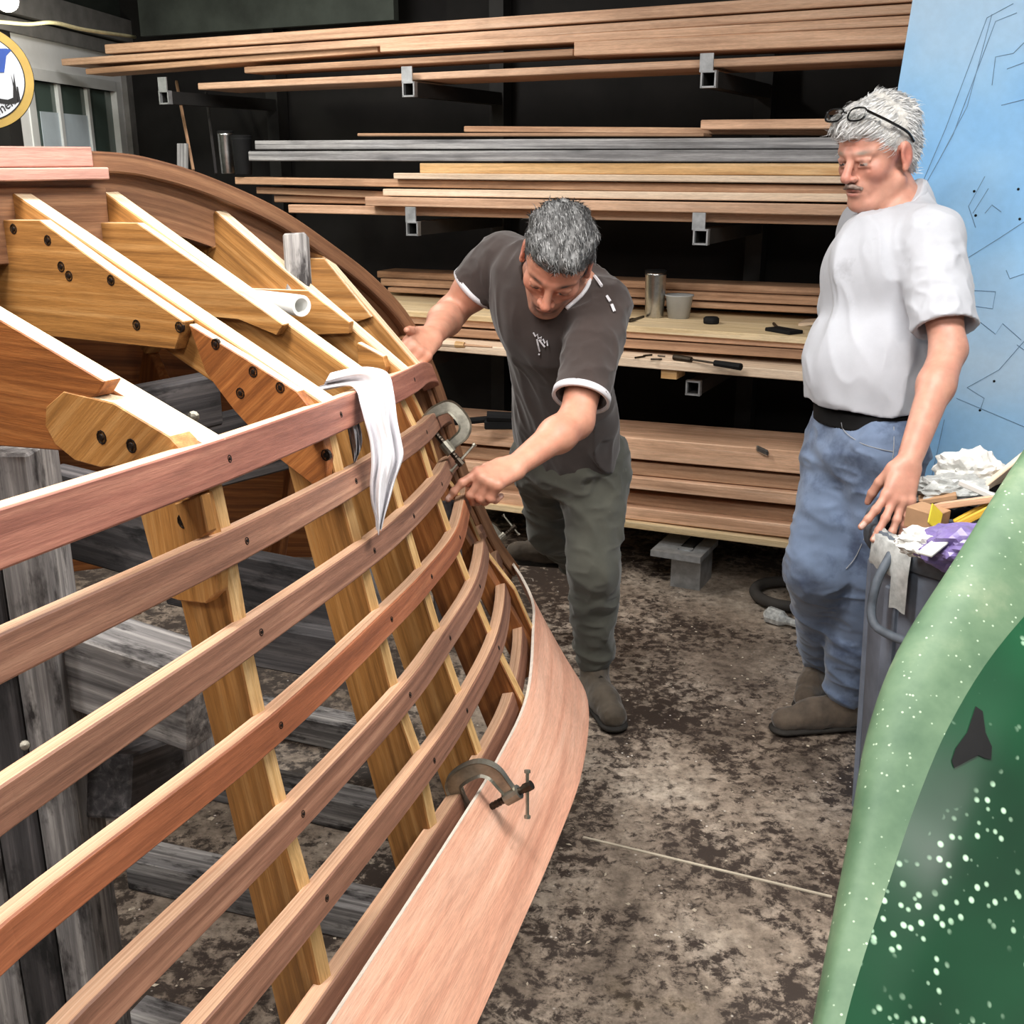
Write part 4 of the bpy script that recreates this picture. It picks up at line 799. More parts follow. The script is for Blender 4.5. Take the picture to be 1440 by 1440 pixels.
def sdf_obj(name, sdf, h, mat, parent, color=None, loc=None, smooth_it=0):
    v, q = sdf.mesh(h); base = base_of(parent) if parent else loc
    me = bpy.data.meshes.new(name); me.vertices.add(len(v)); me.vertices.foreach_set('co', (v-base).astype(np.float32).ravel())
    me.loops.add(len(q)*4); me.loops.foreach_set('vertex_index', q.astype(np.int32).ravel()); me.polygons.add(len(q)); me.polygons.foreach_set('loop_start', np.arange(0, len(q)*4, 4, dtype=np.int32)); me.polygons.foreach_set('loop_total', np.full(len(q), 4, np.int32))
    me.update(calc_edges=True); me.validate(); me.polygons.foreach_set('use_smooth', np.ones(len(me.polygons), bool))
    if color is not None:
        c = np.ones((len(v),4), np.float32); c[:,:3] = color(v); a = me.color_attributes.new('col', 'FLOAT_COLOR', 'POINT'); a.data.foreach_set('color', c.ravel())
    me.materials.append(mat); o = bpy.data.objects.new(name, me); COL.objects.link(o)
    if parent: o.parent = parent
    else: o.location = base
    return o
def folds(P, d, amp, fn):                                 # cloth relief, computed near the surface only
    m = np.abs(d) < .045; o = d.copy()
    if m.any(): o[m] -= amp*fn(P[m])
    return o
def sleeve(P, d, a, b, r1, r2, e, u, hole, k=.025):       # open sleeve along a-b, cut square at e, hollowed by the cone hole
    m = np.linalg.norm(P-(a+b)/2, axis=1) < np.linalg.norm(b-a)/2+.16
    if not m.any(): return d
    p = P[m]; f1 = lambda a_, b_, x, y: SDF.one(('c',a_,b_,x,y,0,False,None,1.,None,0), p)
    s_ = f1(a, b, r1, r2); s_ = folds(p, s_, .006, lambda q_: ridge(vnoise(q_*17, 31))+.5*ridge(vnoise(q_*34, 32))); s_ = np.maximum(np.maximum(s_, (p-e)@u), -f1(*hole)); o = d.copy(); dm = d[m]
    h = np.clip(.5+.5*(dm-s_)/k, 0, 1); o[m] = dm*(1-h)+s_*h-k*h*(1-h); return o
def ridge(n_): return (1-np.minimum(np.abs(n_)*1.6, 1))**1.5-.35
def colmat(name, rough=.55, sss=0., bump=.15, bscale=260, var=.12, vs=30, bd=.0008):
    t = NT(name); a = t.n('ShaderNodeAttribute', attribute_name='col').outputs['Color']; co = t.coord('Object')
    c = t.mix(1, a, t.ramp(t.noise(co, vs, 5, .6), [(.3, (1-var,)*3+(1,)), (.7, (1+var,)*3+(1,))]), 'MULTIPLY'); t.bump(t.noise(co, bscale, 3), bump, bd)
    if sss: t.b.inputs['Subsurface Weight'].default_value = sss; t.b.inputs['Subsurface Radius'].default_value = (.012,.005,.003)
    return t.set(c, rough)
M['skin'] = colmat('skin', .5, .12, .12, 420); 
def weave(name, col, var=.2, rough=.9, vs=9, dark=None, scale=500):
    t = NT(name); co = t.coord('Object'); c = t.mix(1, lin(*col), t.ramp(t.noise(co, vs, 5, .6), [(.3, (1-var,)*3+(1,)), (.7, (1+var,)*3+(1,))]), 'MULTIPLY')
    if dark:
        n2 = t.noise(co, dark[1], 5, .65); c = t.mix(t.ramp(n2, [(dark[2], (0,0,0,1)), (dark[2]+.14, (.8,.8,.8,1))]), c, lin(*dark[0]))
    t.b.inputs['Sheen Weight'].default_value = .2; t.bump(t.noise(co, scale, 2), .25, .0006); return t.set(c, rough)
SK = lambda r, g, b: np.array(lin(r,g,b)[:3])
class Frame:                                              # local frame: X = person's left, Y = forward, Z = up
    def __init__(s, o, fwd, up, sc=1.):
        s.o, s.Y = V(*o), unit(fwd); s.X = unit(np.cross(s.Y, up)); s.X = -s.X; s.Z = unit(np.cross(s.X, s.Y)); s.sc = sc; 
        if np.dot(s.Z, up) < 0: s.X, s.Z = -s.X, -s.Z
        s.R = np.stack([s.X, s.Y, s.Z], 1)
    def __call__(s, x, y, z): return s.o+s.sc*(s.X*x+s.Y*y+s.Z*z)
    def inv(s, P): return (P-s.o)@s.R/s.sc
def head(S, F_, old=False, jaw=0.):
    e = lambda c, r, k=.015, sub=False, R=None: S.ell(F_(*c), V(*r)*F_.sc, F_.R if R is None else F_.R@R, k, sub)
    c = lambda a, b, r1, r2, k=.012, sub=False: S.cone(F_(*a), F_(*b), r1*F_.sc, r2*F_.sc, k, sub)
    e((0,-.012,.035), (.075,.094,.080)); e((0,.032,.028), (.064,.055,.058), .02); e((0,.032,-.035), (.058,.056,.064), .02)
    for s in (-1,1):
        c((s*.052,-.005,-.068), (s*.021,.064,-.104), .021, .019, .024); e((s*.042,.054,-.026), (.022,.024,.021), .02)
        c((s*.013,.086,.017), (s*.047,.066,.018), .0105, .0085, .012)
    e((0,.076,-.106), (.023,.018,.019), .02); e((0,.074,-.068), (.034,.023,.028), .015)
    for s in (-1,1): e((s*.032,.103,-.003), (.018,.016,.0125), .013, True)
    c((0,.086,.012), (0,.113,-.030), .0082, .0112, .011); e((0,.114,-.034), (.0122,.0115,.0105), .006)
    for s in (-1,1):
        e((s*.0135,.100,-.038), (.0082,.011,.0082), .005); e((s*.032,.0775,-.003), (.0135,.0125,.012), .002)
        c((s*.019,.089,.005), (s*.046,.078,.003), .0048, .0045, .005); c((s*.02,.0875,-.012), (s*.044,.078,-.012), .0036, .0034, .005)
        e((s*.0068,.109,-.0455), (.0036,.005,.003), .003, True)
        e((s*.0785,-.014,-.010), (.0085,.019,.032), .008); e((s*.0875,-.008,-.006), (.007,.010,.018), .006, True); e((s*.079,-.006,-.038), (.007,.009,.010), .006)
    e((0,.0925,-.0655), (.021,.0075,.0058), .005); e((0,.0915,-.077), (.018,.0075,.006), .005)
    c((-.023,.0955,-.0712), (.023,.0955,-.0712), .0022, .0022, .003, True)
    if old:
        for s in (-1,1): c((s*.020,.104,-.042), (s*.036,.083,-.080), .0025, .0022, .007, True); c((s*.024,.093,-.0215), (s*.044,.078,-.021), .0015, .0015, .004, True)
        for z in (.038,.048): c((-.035,.0875,z), (.035,.0875,z), .001, .001, .003, True)
        e((0,.028,-.104), (.036,.042,.018), .02)
def hairline(F_, tab):
    ys, zs = zip(*tab)
    return lambda P: (lambda L: np.interp(L[:,1], ys, zs)-L[:,2])(F_.inv(P))
def finger(S, base, d, bend, lens, r0, r1, curls, k=.004):
    """chain of phalanges: d = direction, bend = direction the finger curls towards"""
    p, ang = V(*base), 0.; d, bend = unit(d), unit(bend-unit(d)*np.dot(bend, unit(d))); n_ = len(lens); tips = []
    for i, (L, cu) in enumerate(zip(lens, curls)):
        ang += math.radians(cu); q = p+(d*math.cos(ang)+bend*math.sin(ang))*L
        a, b = r0+(r1-r0)*i/n_, r0+(r1-r0)*(i+1)/n_; S.cone(p, q, a, b, .009 if i == 0 else k); S.ell(p, (a*1.08,)*3, None, k); p = q
    return p, unit(d*math.cos(ang)+bend*math.sin(ang))
def hand(S, w_, Fd, U, thumb_side, curls, spread=(-8,-2,4,12), thumb=None, sc=1.):
    """w_ wrist, Fd fingers direction, U back-of-hand normal, thumb_side unit vector; returns fingertip points"""
    Fd = unit(Fd); U = unit(U-Fd*np.dot(U, Fd)); T_ = unit(thumb_side-Fd*np.dot(thumb_side, Fd)-U*np.dot(thumb_side, U)); tips = []
    kn = [(.088,.026),(.092,.007),(.087,-.012),(.078,-.029)]; lens = [(.043,.026,.022),(.047,.030,.023),(.043,.027,.022),(.034,.021,.019)]
    for (f, s), ln_, cu, sp in zip(kn, lens, curls, spread):
        b = w_+sc*(Fd*f+T_*s); S.cone(w_+sc*(Fd*.008+T_*s*.62), b, .0145*sc, .0115*sc, .014)
        a = math.radians(sp); d = Fd*math.cos(a)-T_*math.sin(a); S.ell(b+U*.002, (.0115*sc,)*3, None, .006)
        tips.append(finger(S, b, d, -U, [l*sc for l in ln_], .0098*sc, .0072*sc, cu))
    S.ell(w_+sc*(Fd*.045+T_*.004-U*.006), (.03*sc,.04*sc,.016*sc), np.stack([T_,Fd,U],1), .014)
    if thumb is None: thumb = (Fd*.55+T_*.8-U*.3, Fd-U*.4)
    tb = w_+sc*(Fd*.022+T_*.026-U*.006); S.cone(w_+sc*(Fd*.006+T_*.012), tb, .015*sc, .014*sc, .012)
    d = unit(thumb[0]); p1 = tb+d*.042*sc; S.cone(tb, p1, .0145*sc, .0115*sc, .01); d2 = unit(d*.6+unit(thumb[1])*.5); p2 = p1+d2*.031*sc; S.cone(p1, p2, .0112*sc, .0102*sc, .004); d3 = unit(d2*.6+unit(thumb[1])*.6); p3 = p2+d3*.024*sc; S.cone(p2, p3, .0102*sc, .0078*sc, .004); tips.append((p3, d3)); return tips, U
def skin_color(F_, base, red, tips, U, eyes=(70,80,90), lip=(150,84,78), stubble=None, brow=None):
    b, r_ = SK(*base), SK(*red)
    def fn(P):
        L = F_.inv(P); c = np.tile(b, (len(P),1)); nz = vnoise(P*38)*.5+vnoise(P*90, 3)*.5
        def mixin(m, col): 
            nonlocal c; m = np.clip(m, 0, 1)[:,None]; c = c*(1-m)+np.asarray(col)*m
        near = (np.linalg.norm(L, axis=1) < .2)
        g = lambda p, s: np.exp(-((L-np.array(p))**2).sum(1)/(s*s))
        for s in (-1,1): mixin(.6*g((s*.045,.06,-.035), .028), r_); mixin(.8*g((s*.08,-.01,-.01), .03), r_)
        mixin(.75*g((0,.11,-.033), .02), r_); mixin(.35*g((0,.085,.03), .04), r_); mixin(.25*(nz+.3)*near, r_); mixin(~near*(.28*np.clip(nz+.4,0,1)), r_)
        lm = np.maximum(np.exp(-(((L-np.array([0,.096,-.066]))/np.array([.021,.012,.005]))**2).sum(1)**1.5), np.exp(-(((L-np.array([0,.095,-.077]))/np.array([.018,.012,.005]))**2).sum(1)**1.5)); mixin(.75*lm, SK(*lip))
        mixin(1.0*np.exp(-(((L-np.array([0,.097,-.0712]))/np.array([.024,.012,.0018]))**2).sum(1)), SK(70,36,32))
        for s in (-1,1):
            de = np.linalg.norm((L-np.array([s*.032,.0775,-.003]))/np.array([.0135,.0125,.012]), axis=1); em = (np.abs(de-1) < .09) & (L[:,1] > .082) & (np.abs(L[:,2]+.0068) < .0030) & (np.abs(L[:,0]-s*.032) < .0105); mixin(em*1., SK(170,158,150))
            mixin((em & (np.hypot(L[:,0]-s*.031, L[:,2]+.007) < .0060))*1., SK(*eyes)*.3); mixin(.75*g((s*.032,.088,-.0005), .0075)*(L[:,2] > -.002), SK(96,58,50))
            if brow is not None: mixin(1.5*np.exp(-(((L-np.array([s*.031,.082,.0205]))/np.array([.019,.02,.0045]))**2).sum(1))*(.75+.5*nz), SK(*brow))
        if stubble is not None:
            m = np.exp(-(((L-np.array([0,.09,-.085]))/np.array([.042,.05,.034]))**2).sum(1)**2)*(L[:,2] < -.046)*(1-lm); m2 = .5*near*(L[:,2] < -.05)*(L[:,1] > .0); mixin(np.maximum(m, m2)*(.62+.5*nz), SK(*stubble))
        for p, d in tips:
            q = P-(p+U*.003-d*.004); m = (np.abs(q@d) < .0075) & (np.linalg.norm(q-np.outer(q@d, d), axis=1) < .0062) & (((P-p)@U) > .0035); mixin(m*.75, SK(232,196,182))
        return c
    return fn
def strands(name, F_, surf, mat, parent, n_, length, comb, rad=.0011, color=None, jit=.5, seed=3):
    r_ = np.random.default_rng(seed); v, f, cols = [], [], []; pts, nrm = surf
    idx = r_.choice(len(pts), n_, replace=True)
    for i in idx:
        p, nn = pts[i]-nrm[i]*.002, nrm[i]; c = comb(F_.inv(p[None])[0]); c = F_.R@c; c = unit(c-nn*np.dot(c, nn)+r_.normal(0, jit, 3)*.6+nn*.05); L = length*r_.uniform(.5,1.25)
        sd_ = unit(np.cross(c, nn)); q1, q2 = p+c*L*.5+nn*L*.08, p+c*L-nn*L*.04; o = len(v)
        v += [p-sd_*rad, p+sd_*rad, q1-sd_*rad*.8+nn*rad, q1+sd_*rad*.8+nn*rad, q2]; f += [(o,o+1,o+3,o+2),(o+2,o+3,o+4)]; cols += [color(r_)]*5
    mb = MB(); mb.add(v, f); o = mb.build(name, mat, parent, smooth=True); a = o.data.color_attributes.new('col','FLOAT_COLOR','POINT'); a.data.foreach_set('color', np.concatenate([np.array(cols), np.ones((len(cols),1))], 1).astype(np.float32).ravel()); return o
def hair_obj(name, S, h, mat, parent, F_, color, n_, length, comb, seed, jit=.5, scol=None):
    o = sdf_obj(name, S, h, mat, parent, color); me = o.data; base = base_of(parent); P = np.empty(len(me.vertices)*3); me.vertices.foreach_get('co', P); P = P.reshape(-1,3)+base; N = np.empty(len(me.vertices)*3); me.vertices.foreach_get('normal', N); N = N.reshape(-1,3)
    keep = (S.ev(P+N*.006, post=False) > -.004) & (np.einsum('ij,ij->i', N, P-F_.o) > .02)
    strands(name.replace('hair','hair_strands'), F_, (P[keep], N[keep]), mat, o, n_, length, comb, .0011, scol, jit, seed); return o
M['hairm'] = colmat('hair', .5, 0, .5, 700, .25, 120)
# ------------------------------------------------------------------ the bending man in the brown t-shirt
def boot(S_u, S_s, heel, toe, up=(0,0,1), wd=.047, hgt=.10, ank=None):
    heel, toe = V(*heel), V(*toe); d = unit(toe-heel); up = unit(V(*up)-d*np.dot(V(*up), d)); sd_ = np.cross(d, up); L = np.linalg.norm(toe-heel); pt = lambda x, z, s=0: heel+d*x*L+up*z+sd_*s
    S_u.cone(pt(.14,.05), pt(.55,.052), .045, .043, .02); S_u.cone(pt(.5,.05), pt(.84,.042), .043, .040, .02, dep=up, flat=.85); S_u.cone(pt(.16,.06), (ank if ank is not None else pt(.16,hgt)), .045, .046, .02)
    S_u.cone(pt(.30,.085), pt(.62,.075), .026, .022, .02)
    for s, r in ((0,.043),): S_s.cone(pt(.13,.014), pt(.85,.014), .043, .044, .01, dep=up, flat=.32)
    return pt
def laces(parent, pt, n_=4, mat=None):
    for i in range(n_):
        x = .36+i*.08; mb = MB(); tube(mb, [pt(x,.088-.012*i,-.026), pt(x+.02,.112-.011*i,0), pt(x,.088-.012*i,.026)], .003, 5); mb.build('lace', mat, parent)
M['tee'] = weave('brown_cotton', (56,46,43), .16, .95, 14); M['pants'] = weave('olive_work_cotton', (74,74,66), .25, .95, 8, ((150,148,138), 22, .66)); M['bootm'] = weave('brown_suede', (74,64,52), .3, .8, 20); M['sole'] = plain('dark_sole', (40,36,32), .8)
M['denim'] = weave('blue_denim', (102,118,144), .28, .9, 6, ((56,68,94), 7, .50)); M['wtee'] = weave('white_cotton_tee', (178,180,187), .06, .95, 10, ((150,150,156), 7, .62)); M['boot2'] = weave('dusty_leather', (84,72,60), .35, .85, 24)

Pv, Ch, Nb = at(797,612,3.18), at(778,470,2.90), at(800,398,2.74)
SL, SR = at(846,432,2.72), at(706,366,2.88); EL, WL_ = at(810,592,2.60), at(726,655,2.45); ER, WR = at(634,440,2.97), at(606,474,2.66)
side = unit(SL-SR); spine = unit(Nb-Pv); depv = unit(np.cross(side, spine))
MAN1 = thing('person', 'man in brown t-shirt with white trim bending over the bow of the boat', 'person', V(.2,3.2,0))
H1 = Frame(at(783,364,2.60), (-.20,-.64,-.70), unit(V(.12,-.60,.62)), 1.02)
B1 = SDF(); head(B1, H1)
B1.cone(H1(0,-.025,-.06), Nb+spine*.0-V(0,0,.02), .056, .062, .03)
B1.cone(Nb-spine*.06, Pv, .10, .10, .04, dep=depv, flat=.7); B1.cone(SL, SR, .05, .05, .03)
HL, HR = at(835,640,3.22), at(768,632,3.30); KL, AL = at(835,800,3.22), at(836,925,3.42); KR, AR = at(776,742,3.55), at(812,788,3.86)
for a, b, c in ((HL,KL,AL),(HR,KR,AR)): B1.cone(Pv, a, .09, .07, .03); B1.cone(a, b, .07, .05, .02); B1.cone(b, c, .048, .036, .02)
def arm(S, s, e, w_, bulge):
    S.cone(s, e, .050, .041, .03); S.ell(s*.45+e*.55, (.05,.05,.05), None, .03); m = e*.68+w_*.32; S.cone(e, m, .040, .043, .02); S.cone(m, w_, .043, .029, .02, dep=bulge, flat=.86)
fl_ = unit(WL_-EL); arm(B1, SL, EL, WL_, V(0,0,1)); arm(B1, SR, ER, WR, V(0,0,1))
# left hand pinches towards the hull; right hand grips the keel
tipsL, UL = hand(B1, WL_+fl_*.006, unit(at(655,684,2.36)-at(724,655,2.45)), unit(V(.15,-.45,.88)), unit(V(-.35,-.2,.35)+unit(np.cross(V(.15,-.45,.88), fl_))*-1.), [(22,24,12),(58,62,30),(66,70,36),(70,74,40)], (-4,0,3,6), thumb=(at(655,668,2.33)-at(706,655,2.42), at(650,688,2.38)-at(668,664,2.36)))
tipsR, UR = hand(B1, WR, unit(at(578,496,2.60)-at(606,474,2.70)), unit(V(.55,-.45,.62)), unit(V(-.55,-.1,.8)), [(35,55,40),(38,58,40),(40,60,40),(40,60,40)], (-4,0,4,8), thumb=(at(566,458,2.44)-at(600,474,2.64), at(560,462,2.42)-at(575,462,2.50)))
sdf_obj('body', B1, .0033, M['skin'], MAN1, skin_color(H1, (196,142,118), (192,112,92), tipsL, UL, stubble=(80,70,66), brow=(70,62,58)))
# hair
Hs = SDF(); Hs.ell(H1(0,-.018,.046), V(.084,.101,.083), H1.R); Hs.ell(H1(.0,.045,.075), V(.06,.046,.032), H1.R, .02); Hs.ell(H1(0,-.055,.0), V(.074,.055,.065), H1.R, .02); cut = hairline(H1, [(-.12,-.07),(-.07,-.065),(-.04,-.03),(-.005,.012),(.012,.0),(.022,-.02),(.034,-.012),(.046,.04),(.06,.058),(.08,.062),(.10,.066)])
def hp1(P, d):
    L = H1.inv(P); q = np.stack([L[:,0]*70+L[:,1]*20, L[:,1]*38, L[:,2]*40], 1); d = d-.006*vnoise(q)-.003*vnoise(q*2.1, 5); return np.maximum(d, cut(P)*.8-.002*vnoise(L*120, 2))
Hs.post = hp1; Hs.marg = .01
def hc1(P): L = H1.inv(P); n_ = vnoise(np.stack([L[:,0]*60, L[:,1]*34, L[:,2]*30], 1), 4)*.5+.5; return np.outer(1-n_, SK(44,42,42))+np.outer(n_, SK(122,122,122))
hair_obj('hair', Hs, .003, M['hairm'], MAN1, H1, hc1, 5200, .022, lambda l: V(-.35+2*l[0],1.0,-.35 if l[2] < .04 else .1), 5, .25, lambda r: SK(*([r.choice([44,62,84,110,150])]*3)))
# t-shirt
TS = SDF(); TS.cone(Ch+spine*.09, Pv+spine*.02, .168, .150, .05, dep=depv, flat=.70); TS.cone(SL-side*.025, SR+side*.025, .072, .070, .05); TS.cone(Pv+spine*.10, Pv-spine*.06, .155, .160, .04, dep=depv, flat=.74); TS.ell(Ch+spine*.08-depv*0, (.15,.13,.15), None, .05)
eL, eR = SL+(EL-SL)*.80, SR+(ER-SR)*.52
TS.bb = [(eL, .1), (eR, .1)]; TS.cone(Nb-spine*.05, Nb+spine*.005, .085, .066, .03)
def tee_post(cuts, amp, holes, hem=None, seed=0, sdir=None):
    def fn(P, d):
        q = P@np.stack([sdir[0]*26, sdir[1]*7, sdir[2]*16], 1); d = d-amp*vnoise(q, seed)-amp*.5*vnoise(q*2.2, seed+1)
        for p, n_ in cuts: d = np.maximum(d, ((P-p)@n_)*.9)
        for a, b, r1, r2 in holes: d = np.maximum(d, -SDF.one(('c',V(*a),V(*b),r1,r2,0,False,None,1.,None,0), P))
        return d
    return fn
uL, uR = unit(EL-SL), unit(ER-SR); nkn = unit(H1(0,-.03,-.06)-Nb+spine*.06)
def limit(p, n_, c, r):                                   # a cutting plane that only acts inside a ball
    return lambda P, d: np.where(np.linalg.norm(P-c, axis=1) < r, np.maximum(d, (P-p)@n_), d)
L1, L2, L3 = limit(eL, uL, eL+uL*.1, .16), limit(eR, uR, eR+uR*.1, .15), limit(Nb+spine*.012, unit(spine+depv*.0+nkn*.5), Nb+spine*.06, .12)
hemP, hemN = Pv-spine*.075, -unit(spine+V(0,0,.35))
def ts_post(P, d):
    d = folds(P, d, .009, lambda p: ridge(vnoise(p@np.stack([side*15, spine*4+side*4, depv*9], 1), 2))+.5*ridge(vnoise(p@np.stack([side*26+spine*10, spine*9, depv*18], 1), 4))); d = np.maximum(d, (P-hemP)@hemN)
    d = L3(P, d); d = sleeve(P, d, SL, eL+uL*.03, .074, .067, eL, uL, (eL-uL*.05, eL+uL*.05, .050, .063)); d = sleeve(P, d, SR, eR+uR*.03, .072, .067, eR, uR, (eR-uR*.05, eR+uR*.05, .050, .062))
    return d
TS.post = ts_post; TS.marg = .01; tee = sdf_obj('t_shirt', TS, .0048, M['tee'], MAN1)
def cuff(name, c, ax, r, w_, parent, mat, th=.004, squash=None):
    mb = MB(); lathe(mb, c, [(r-.004,-w_/2),(r+th,-w_/2),(r+th*1.1,w_/2),(r-.004,w_/2)], 36, ax, ring=True); rr = mb.build(name, mat, parent, smooth=True); return rr
cuff('sleeve_trim', eL-uL*.002, uL, .0665, .016, tee, M['white']); cuff('sleeve_trim', eR-uR*.002, uR, .066, .014, tee, M['white'])
def collar(name, S_, c, n_, mat, parent, wd=.016, up=.004):
    K_ = SDF(); K_.p = [q_ for q_ in S_.p if np.linalg.norm(q_[9]-c) < q_[10]+.16]; K_.marg = .012
    def fn(P, d):
        e = S_.post(P, S_.ev(P, K_.p, post=False)); h_ = (P-c)@n_; r_ = np.linalg.norm(P-c, axis=1)
        raw = S_.ev(P, K_.p, post=False)
        return np.maximum(np.maximum(raw-.0035, np.abs(h_+wd/2-up)-wd/2), r_-.092)
    K_.post = fn; return sdf_obj(name, K_, .0038, mat, parent)
pass
# chest lettering: an unreadable little script of white strokes
def on_tee(x, y):
    r = ray(x, y); ts = np.linspace(2.3, 3.2, 220); d = TS.ev(EYEP+ts[:,None]*r); i = np.argmax(d < .001); return EYEP+r*(ts[i]-.004)
mb = MB()
for L_ in ([(750,468),(753,473),(756,470),(757,476),(761,474),(760,480),(764,477),(766,483),(769,479),(770,486)],[(755,477),(757,486),(759,494)],[(757,498),(759,499)],[(758,478),(766,488)]): tube(mb, [on_tee(x,y) for x,y in L_], .0022, 5)
mb.build('chest_lettering', M['white'], tee)
mb = MB()
for L_ in ([(836,388),(842,396),(846,402)],[(853,416),(858,424)],[(860,428),(864,438)]): tube(mb, [on_tee(x,y)-V(0,0,0) for x,y in L_], .004, 5)
mb.build('back_lettering', M['white'], tee)
mb = MB(); tube(mb, catmull([on_tee(x,y) for x,y in ((831,384),(828,398),(820,412),(808,424),(796,434))], 4), .0055, 6); mb.build('collar_trim', M['white'], tee, smooth=True)
# trousers and boots
PT = SDF(); PT.cone(Pv+spine*.06, Pv-V(0,0,.05), .140, .135, .04, dep=depv, flat=.78)
for a, b, c, hem in ((HL,KL,AL,.12),(HR,KR,AR,.10)):
    PT.cone(Pv-V(0,0,.05)*.6+(a-Pv)*.5, a-V(0,0,.03), .115, .102, .04); PT.cone(a-V(0,0,.02), b, .101, .076, .035); PT.cone(b, c+unit(b-c)*.015, .075, .062, .03); 
def pt_post(P, d):
    d = folds(P, d, .010, lambda p: ridge(vnoise(p*np.array([9,9,15])+p[:,[2,0,0]]*4, 7))+.5*ridge(vnoise(p*np.array([20,20,32]), 8))); d = np.maximum(d, (P-(Pv+spine*.04))@unit(spine)); c1, c2 = AL-unit(KL-AL)*.02, AR-unit(KR-AR)*.0
    for c, n_ in ((c1, unit(AL-KL)), (c2, unit(AR-KR))): d = np.where(np.linalg.norm(P-c-n_*.06, axis=1) < .13, np.maximum(d, (P-c)@n_), d)
    return d
PT.post = pt_post; PT.marg = .012; tr = sdf_obj('trousers', PT, .0055, M['pants'], MAN1)
def footwear(name, heel, toe, up, ank, parent, mat, sole):
    U_, S_ = SDF(), SDF(); pt = boot(U_, S_, heel, toe, up, ank=ank); U_.post = lambda P, d: d-.0015*vnoise(P*90, 3); o = sdf_obj(name, U_, .0042, mat, parent); sdf_obj('sole', S_, .0045, sole, o); laces(o, pt, 4, sole); return o
h0 = atz(826,932,.0); footwear('boot', AL*V(1,1,0)+V(-.01,.02,0), AL*V(1,1,0)+V(.055,-.235,0), (0,0,1), AL, MAN1, M['bootm'], M['sole'])
hR = at(806,798,3.92); tR = at(708,790,3.80); footwear('boot', hR, tR, (0,-.1,1), AR, MAN1, M['bootm'], M['sole'])

# ------------------------------------------------------------------ the white-haired man beside the bin
MAN2 = thing('person', 'white-haired man in white t-shirt and jeans resting a hand on the bin', 'person', V(.93,3.0,0))
Q = dict(pv=at(1218,598,2.93), ch=at(1248,400,2.86), nb=at(1262,288,2.86), SL=at(1312,338,2.70), SR=at(1218,322,3.03), EL=at(1334,492,2.62), WL=at(1277,652,2.47), HL=at(1246,622,2.86), HR=at(1190,618,3.0), KR=at(1148,800,2.99), AR=V(.975,3.17,.13), KL=at(1212,812,3.02), AL=V(.985,2.93,.13), ER=at(1150,440,3.12), WR=at(1190,560,3.14))
q = lambda k: Q[k]; side2 = unit(q('SL')-q('SR')); sp2 = unit(q('nb')-q('pv')); dep2 = unit(np.cross(side2, sp2)); dep2 = dep2 if dep2[0] < 0 else -dep2
H2 = Frame(at(1232,214,2.80), (-.80,-.52,-.26), unit(V(-.16,-.10,1)), 1.04)
B2 = SDF(); head(B2, H2, True); B2.cone(H2(0,-.038,-.05), q('nb')-V(0,0,.03)-dep2*.015, .047, .056, .018); B2.cone(q('nb')-sp2*.06, q('pv'), .10, .11, .04, dep=dep2, flat=.8); B2.cone(q('SL'), q('SR'), .05, .05, .03)
for a, b, c in (('HL','KL','AL'),('HR','KR','AR')): B2.cone(q('pv'), q(a), .09, .07, .03); B2.cone(q(a), q(b), .07, .05, .02); B2.cone(q(b), q(c), .048, .036, .02)
arm(B2, q('SL'), q('EL'), q('WL'), V(.3,-1,0)); B2.cone(q('SR'), q('SR')-V(.02,-.03,.26), .048, .04, .03)
fw = unit(at(1250,740,2.42)-q('WL')); tips2, U2 = hand(B2, q('WL')+fw*.002, fw, unit(V(.12,-.95,.25)), unit(V(-1,-.1,-.25)), [(8,14,8),(4,10,6),(6,12,8),(10,14,10)], (-14,-5,5,14), thumb=(V(-.55,.25,-.8), V(-.1,.3,-1)), sc=1.03)
sdf_obj('body', B2, .0033, M['skin'], MAN2, skin_color(H2, (192,142,122), (180,106,92), tips2, U2, brow=(150,132,120), lip=(172,104,96)))
# white hair with a fringe
Hs2 = SDF(); Hs2.ell(H2(0,-.020,.050), V(.087,.106,.088), H2.R); Hs2.ell(H2(0,.052,.078), V(.066,.048,.036), H2.R, .02); Hs2.ell(H2(0,-.06,.0), V(.076,.058,.075), H2.R, .02)
cut2 = hairline(H2, [(-.13,-.085),(-.07,-.08),(-.045,-.05),(-.02,.016),(.005,.014),(.016,-.022),(.032,-.02),(.042,.028),(.06,.05),(.08,.052),(.11,.050)])
def hp2(P, d):
    L = H2.inv(P); qq = np.stack([L[:,0]*75, L[:,1]*26+L[:,0]*12, L[:,2]*32], 1); d = d-.006*vnoise(qq, 2)-.003*vnoise(qq*2.2, 5); return np.maximum(d, cut2(P)*.8-.003*vnoise(L*90, 2))
Hs2.post = hp2; Hs2.marg = .01
def hc2(P): L = H2.inv(P); n_ = vnoise(np.stack([L[:,0]*70, L[:,1]*30, L[:,2]*30], 1), 4)*.5+.5; return np.outer(1-n_, SK(176,172,166))+np.outer(n_, SK(222,220,216))
hair_obj('hair', Hs2, .003, M['hairm'], MAN2, H2, hc2, 5600, .032, lambda l: V(.25,1.0,-.3) if l[1] > -.01 else V(.1,-.7,-.7), 6, .14, lambda r: SK(*([r.choice([176,200,216,230])]*3)))
Ms = SDF(); 
for s in (-1,1): Ms.cone(H2(s*.004,.104,-.053), H2(s*.026,.091,-.063), .0065, .0042, .006)
Ms.post = lambda P, d: d-.0015*vnoise(P*260, 3); sdf_obj('moustache', Ms, .0022, M['hairm'], MAN2, lambda P: np.tile(SK(128,108,98), (len(P),1))*(1+.25*vnoise(P*300)[:,None]))
